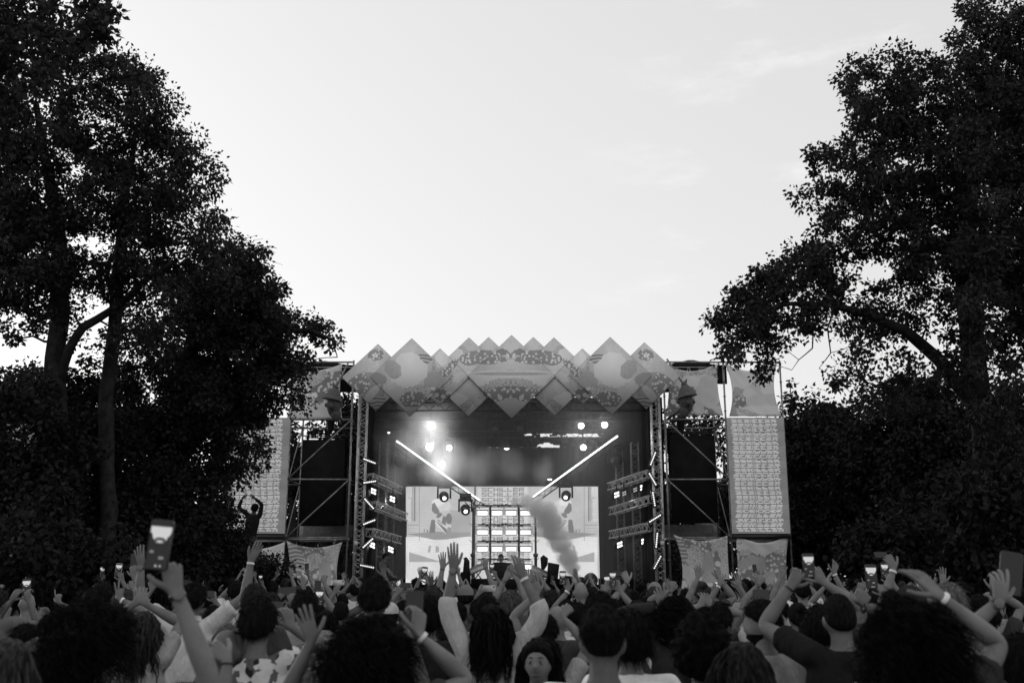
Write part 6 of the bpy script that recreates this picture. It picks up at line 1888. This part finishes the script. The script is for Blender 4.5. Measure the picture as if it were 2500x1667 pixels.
# middle distance ---------------------------------------------------------------
MID = [('person with a thin raised arm in front of the right printed cloth', 1706, 1470, 9.5, dict(L=(1704, 1408, .05, 1702, 1376, 'relax'))), ('person with a black wristband raising a fist beside the right truss tower', 1640, 1462, 9.2, dict(L=(1642, 1440, .05, 1644, 1412, 'fist'), extras=('watchL',))),
       ('person with raised wrist straps before the pole of the right scaffold', 1772, 1474, 9.8, dict(L=(1756, 1428, .05, 1766, 1398, 'relax'), Rr=(1806, 1432, .05, 1800, 1402, 'open'), shirt=.03, extras=('bandL',))), ('person raising a fist with a dark band before the far right printed cloth', 1850, 1468, 9.4, dict(L=(1854, 1424, .05, 1856, 1398, 'fist'), extras=('watchL',))),
       ('person with an arm up in a dark sleeve left of the raised phone', 1908, 1466, 10.5, dict(L=(1906, 1408, .05, 1918, 1376, 'point'), shirt=.03)), ('person lifting a hand with wristband between the two bright phones', 2036, 1474, 9.6, dict(Rr=(2036, 1398, .05, 2044, 1362, 'relax'), extras=('bandR',))),
       ('person holding a compact camera overhead right of the bright screen', 1548, 1470, 8.6, dict(L=(1532, 1420, .05, 1522, 1396, 'grip'), extras=('stringL',), skin=.26)), ('person filming with a phone held in two hands right of the bright screen', 1496, 1462, 8.4, dict(L=(1478, 1440, .24, 1490, 1412, 'grip'), Rr=(1512, 1440, .24, 1502, 1412, 'grip'))),
       ('person filming below the smoke with a band on the wrist', 1384, 1464, 8.6, dict(L=(1388, 1440, .24, 1378, 1412, 'grip'), extras=('bandL',))), ('person with both hands joined on the head right of the bearded man', 1716, 1476, 7.6, dict(L=(1708, 1478, -.02, 1722, 1456, 'relax'), Rr=(1736, 1478, -.02, 1722, 1456, 'relax'))),
       ('person clutching a dark phone in front of the right printed cloths', 1860, 1492, 8.2, dict(L=(1842, 1466, .24, 1852, 1446, 'grip'), Rr=(1876, 1466, .24, 1866, 1446, 'grip'), skin=.24)), ('person raising one arm left of the smoke base', 1296, 1462, 10.4, dict(L=(1290, 1420, .05, 1288, 1390, 'open'))),
       ('person whose hand rises before the left truss tower', 930, 1462, 10.2, dict(Rr=(938, 1404, .05, 934, 1372, 'open'), skin=.14)), ('person filming at the left edge of the bright screen', 985, 1466, 9.6, dict(L=(972, 1446, .24, 984, 1424, 'grip'), Rr=(1004, 1446, .24, 996, 1424, 'grip'))),
       ('person with a tall dark phone before the left printed cloth', 776, 1474, 9.4, dict(Rr=(790, 1452, .24, 780, 1428, 'grip'), skin=.2)), ('person filming with a pale phone above the cropped head', 828, 1470, 11.0, dict(L=(816, 1448, .24, 826, 1424, 'grip'))),
       ('person with both arms straight up left of the V armed man', 398, 1478, 9.6, dict(L=(372, 1440, .05, 366, 1408, 'relax'), shirt=.05)), ('person lifting a small camera right of the V armed man', 520, 1478, 8.8, dict(Rr=(525, 1466, .24, 517, 1446, 'grip'), shirt=.08)),
       ('person in a white cap left of the phone of the curly haired woman', 953, 1466, 8.6, dict(hair='cap', cap_g=.5, shirt=.2)), ('person with long dark hair between the tall man and the printed cloth', 795, 1488, 8.0, dict(hair='long', shirt=.1)),
       ('person with a dark bun right of the man with the shaved neck', 1556, 1462, 7.2, dict(hair='bun', shirt=.68)), ('person with dark hair and a pale shirt in front of the right truss tower', 1592, 1470, 7.4, dict(shirt=.68, hair='medium')),
       ('person with short dark hair right of the raised black sleeve', 1756, 1470, 7.0, dict(shirt=.15)), ('person with messy hair below the raised phone on the right', 1985, 1500, 6.2, dict(hair='short', hair_vol=1.6, shirt=.02)), ('person with hair tied up left of the buzzed man', 1948, 1468, 7.6, dict(hair='bun', shirt=.04)),
       ('man with a bald crown below the filming hands', 1362, 1478, 7.4, dict(hair='bald', shirt=.04)), ('person in white right of the raised fist', 1410, 1470, 8.0, dict(hair='short', shirt=.68)), ('person with dark shoulder length hair at the right behind the huge curly hair', 2390, 1452, 7.4, dict(hair='medium', shirt=.02)),
       ('person with an arm up and bracelet near the right picture edge', 2412, 1470, 7.8, dict(Rr=(2424, 1440, .05, 2428, 1404, 'relax'), shirt=.05, extras=('stringR',))), ('person with dark hair at the left below the tall trunk', 120, 1500, 8.2, dict(shirt=.03)), ('person raising one hand at the far left behind the glasses man', 140, 1496, 9.0, dict(Rr=(143, 1470, .05, 141, 1446, 'point'), shirt=.03))]
for lab, x, top, Y, kw in MID:
    kw = dict(kw); kw.setdefault('skin', .21); kw.setdefault('shirt', (.12, .35, .06, .6)[len(PEOPLE) % 4]); kw.setdefault('q', 1)
    person(lab, x, top, Y, **kw)
ph_px('compact camera held overhead right of the bright screen', 1512, 1400, 8.75, 12, land=True, hw=1.5, lit=False)
ph_px('upright phone with a pale screen top right of the bright screen', 1496, 1411, 8.6, 16, hw=2.0)
ph_px('upright phone below the smoke showing a pale picture', 1374, 1410, 8.8, 16, hw=2.0)
ph_px('dark phone clutched in two hands before the right printed cloths', 1858, 1452, 8.35, 26, land=True, hw=1.5, lit=False)
ph_px('dark phone filming at the left edge of the bright screen', 990, 1428, 9.7, 12, land=True, lit=False)
ph_px('tall dark phone before the left printed cloth', 776, 1432, 9.6, 15, hw=2.0, lit=False)
ph_px('dark phone below it with a dim screen, left of the tall man', 780, 1458, 8.7, 19, hw=1.9)
ph_px('pale phone above the cropped head', 827, 1422, 11.1, 13, land=True, lit=False, case=M_PHONEW, nrm=(0, 1, 0))
ph_px('small camera lifted right of the V armed man', 511, 1450, 8.95, 16, land=True, hw=1.5, lit=False)

# people not standing in the crowd ---------------------------------------------------
person('performer seated behind the black desk on stage', 1223, 1352, 36.7, hair='short', hg=.05, shirt=.2, skin=.3, q=1, seated=True, yaw=180)
person('camera operator seated in shadow at the left side of the stage', 940, 1350, 35.3, hair='short', shirt=.02, skin=.2, q=1, seated=True, yaw=-90)
YT = 25.0
lb = MB().poly([P(440, 1300, 18.9), P(500, 1350, 20.5), P(560, 1392, 23.5), P(600, 1399, YT), P(640, 1394, 26)], [.12, .10, .085, .06, .02], 8)
lb.build('branch', M_BARK, bpy.data.objects['tree.002'], True)
person('person up in the tree with arms making a diamond overhead', 606, 1228, YT, hair='short', shirt=.012, sleeve='long', skin=.05, q=1, base_z=P(590, 1399, YT).z, roll=6, fat=1.05, pole=(1, 0, -.1), L=(592, 1215, .0, 606, 1204, 'clap'), Rr=(621, 1215, .0, 608, 1204, 'clap'))  # near-black skin paints in the silhouette against the screen

# far crowd: a few figures copied many times -----------------------------------------------
V3 = Vector
up_ = lambda x, z, y=.12: (x, y, z)
PROTO = [
    ('person with both arms thrown up', dict(L=((-.33, .16, 1.80), (-.36, .20, 1.96), 'open'), Rr=((.30, .20, 1.84), (.30, .24, 2.0), 'relax'), hair='short', shirt=.1), 3),
    ('person with the left arm straight up', dict(L=((-.14, .16, 1.94), (-.15, .20, 2.10), 'relax'), hair='short', shirt=.05), 3),
    ('person with the right arm straight up', dict(Rr=((.18, .12, 1.93), (.14, .16, 2.09), 'flat'), hair='medium', shirt=.3), 3),
    ('person with a raised fist', dict(Rr=((.24, .18, 1.80), (.23, .22, 1.95), 'fist'), hair='bun', shirt=.04), 5),
    ('person clapping overhead', dict(L=((-.07, .26, 1.76), (-.01, .28, 1.92), 'clap', (-1, -.3, 0)), Rr=((.07, .26, 1.76), (.01, .28, 1.92), 'clap', (1, -.3, 0)), hair='short', shirt=.68), 4),
    ('person filming with a phone', dict(L=((-.09, .30, 1.66), (-.03, .32, 1.78), 'grip'), Rr=((.09, .30, 1.66), (.03, .32, 1.78), 'grip'), hair='short', shirt=.15), 9),
    ('person holding a phone high', dict(Rr=((.17, .28, 1.82), (.13, .30, 1.95), 'grip'), hair='medium', shirt=.08), 7),
    ('dark haired person with arms down', dict(hair='short', shirt=.06), 12),
    ('long haired person with arms down', dict(hair='long', shirt=.25), 9),
    ('person in a cap', dict(hair='cap', cap_g=.2, shirt=.12), 4),
    ('person with a shaved head', dict(hair='bald', shirt=.03), 4),
    ('person with two fingers up', dict(L=((-.22, .20, 1.80), (-.22, .22, 1.96), 'peace'), hair='short', shirt=.4), 3),
    ('person with one bent raised arm', dict(L=((-.30, .22, 1.62), (-.32, .26, 1.78), 'open'), hair='medium', shirt=.2), 5),
    ('person in white top, arms down', dict(hair='short', shirt=.75), 6),
    ('person in light top with bun', dict(hair='bun', shirt=.4), 5),
    ('person pointing upward', dict(Rr=((.26, .24, 1.74), (.28, .28, 1.90), 'point'), hair='short', shirt=.03), 4),
]
protos = []
for i, (lab, kw, _w) in enumerate(PROTO):
    kw = dict(kw)
    pr = person('proto', local=True, H=1.75, skin=(.20, .25, .17)[i % 3], q=0, hg=(.014, .03, .016, .06)[i % 4], **kw)
    protos.append(pr['root'])
bake_people()
NAMED = [(o['root'].location.x, o['root'].location.y, 0) for o in PEOPLE if o['root'] not in protos and 9.4 < o['root'].location.y < 14]
taken = [(o['root'].location.x, o['root'].location.y, 0.48) for o in PEOPLE if o['root'] not in protos]
WHERE = [(-1e9, 560, 'under left trees'), (560, 840, 'below left printed cloth'), (840, 1010, 'below left truss tower'), (1010, 1240, 'below left screen half'), (1240, 1460, 'below right screen half'),
         (1460, 1650, 'below right truss tower'), (1650, 1930, 'below right printed cloths'), (1930, 1e9, 'under right trees')]
rr = random.Random(21)
used = set(); nf = 0; FAR = []
cand = []
Y = 9.0
while Y < 31.5:
    half = 0.53 * Y + 0.4
    x = -half + rr.uniform(0, 0.5)
    step = 0.62 if Y < 12 else 0.80 if Y < 18 else 1.05
    while x < half:
        cand.append((x + rr.uniform(-.18, .18), Y + rr.uniform(-.25, .25)))
        x += step * rr.uniform(0.8, 1.25)
    Y += 0.85 if Y < 12 else 1.35 if Y < 20 else 2.6
phones = []
for x, y in cand:
    if nf >= 205: break
    if any((x-a)**2 + (y-b)**2 < r*r for a, b, r in taken): continue
    pxc = 1250 + x / (y * CP) * F_PX
    if any(b > y and abs(pxc - (1250 + a / (b * CP) * F_PX)) < 0.20 * F_PX / y for a, b, r in NAMED): continue
    # keep sight lines to the big raised hands clear enough
    k = rr.choices(range(len(PROTO)), weights=[w_ * (0.45 if (i_ in (0, 1, 2) and y < 15) else 1) for i_, (_a, _b, w_) in enumerate(PROTO)])[0]
    px = 1250 + x / (y * CP) * F_PX * 1.0
    wl = next(w for a, b, w in WHERE if a <= px < b)
    band = 'middle rows' if y < 12 else 'far rows' if y < 20 else 'farthest rows'
    src = protos[k]
    first = k not in used
    if first:
        r = src; used.add(k)
    else:
        r = src.copy(); C.objects.link(r)
        for ch in list(src.children):
            c = ch.copy(); C.objects.link(c); c.parent = r
    sc_ = rr.uniform(0.93, 1.06)
    r.location = (x, y, 0); r.scale = (sc_ * rr.uniform(.95, 1.08), sc_, sc_); r.rotation_euler = (0, 0, R(rr.uniform(-22, 22)))
    FAR.append((f'{PROTO[k][0]}, {band} {wl}', px, r)); r['group'] = 'people in the far crowd'
    taken.append((x, y, 0.46)); nf += 1
    if k in (5, 6):
        off = Vector((0, .36, 1.77)) if k == 5 else Vector((.12, .35, 1.95))
        q = Matrix.Rotation(r.rotation_euler[2], 3, 'Z') @ Vector((off.x * r.scale[0], off.y * r.scale[1], off.z * r.scale[2])) + Vector(r.location)
        phones.append((q, k, band, wl))
for k, pr in enumerate(protos):                       # figures that were never placed are not part of the scene
    if k not in used:
        for ch in list(pr.children): bpy.data.objects.remove(ch)
        bpy.data.objects.remove(pr)
for q, k, band, wl in phones:
    lit = rr.random() < 0.6
    nm = f'{"lit" if lit else "dark"} small phone held {"level" if k == 5 else "high"}, {band} {wl}'
    o = phone(nm, q, Vector((rr.uniform(-.12, .12), 0, 1)) if (k == 6 or rr.random() < .5) else Vector((1, 0, rr.uniform(-.1, .1))), Vector((rr.uniform(-.25, .25), -1, .12)), 0.076, 0.158, lit, M_PHONE if rr.random() < .8 else M_PHONEW, group='small phones in the far crowd')
    FAR.append((nm, 1250 + q.x / (q.y * CP) * F_PX, o))
RANK = ['leftmost', 'second from left', 'third from left', 'fourth from left', 'fifth from left', 'sixth from left', 'seventh from left', 'eighth from left', 'ninth from left', 'tenth from left']
byl = {}
for lab, px, o in FAR: byl.setdefault(lab, []).append((px, o))
for lab, lst in byl.items():
    lst.sort(key=lambda a: a[0])
    for i, (_, o) in enumerate(lst):
        o['label'] = lab if len(lst) == 1 else f'{RANK[min(i, 9)]} {lab}'
print('far people', nf, 'phones', len(phones), 'named', len(PEOPLE))
# modifiers left on smoke, canvases: keep live

for o in scene.objects:
    if 'label' in o and len(o['label'].split()) > 16: print('LONG', len(o['label'].split()), o['label'])
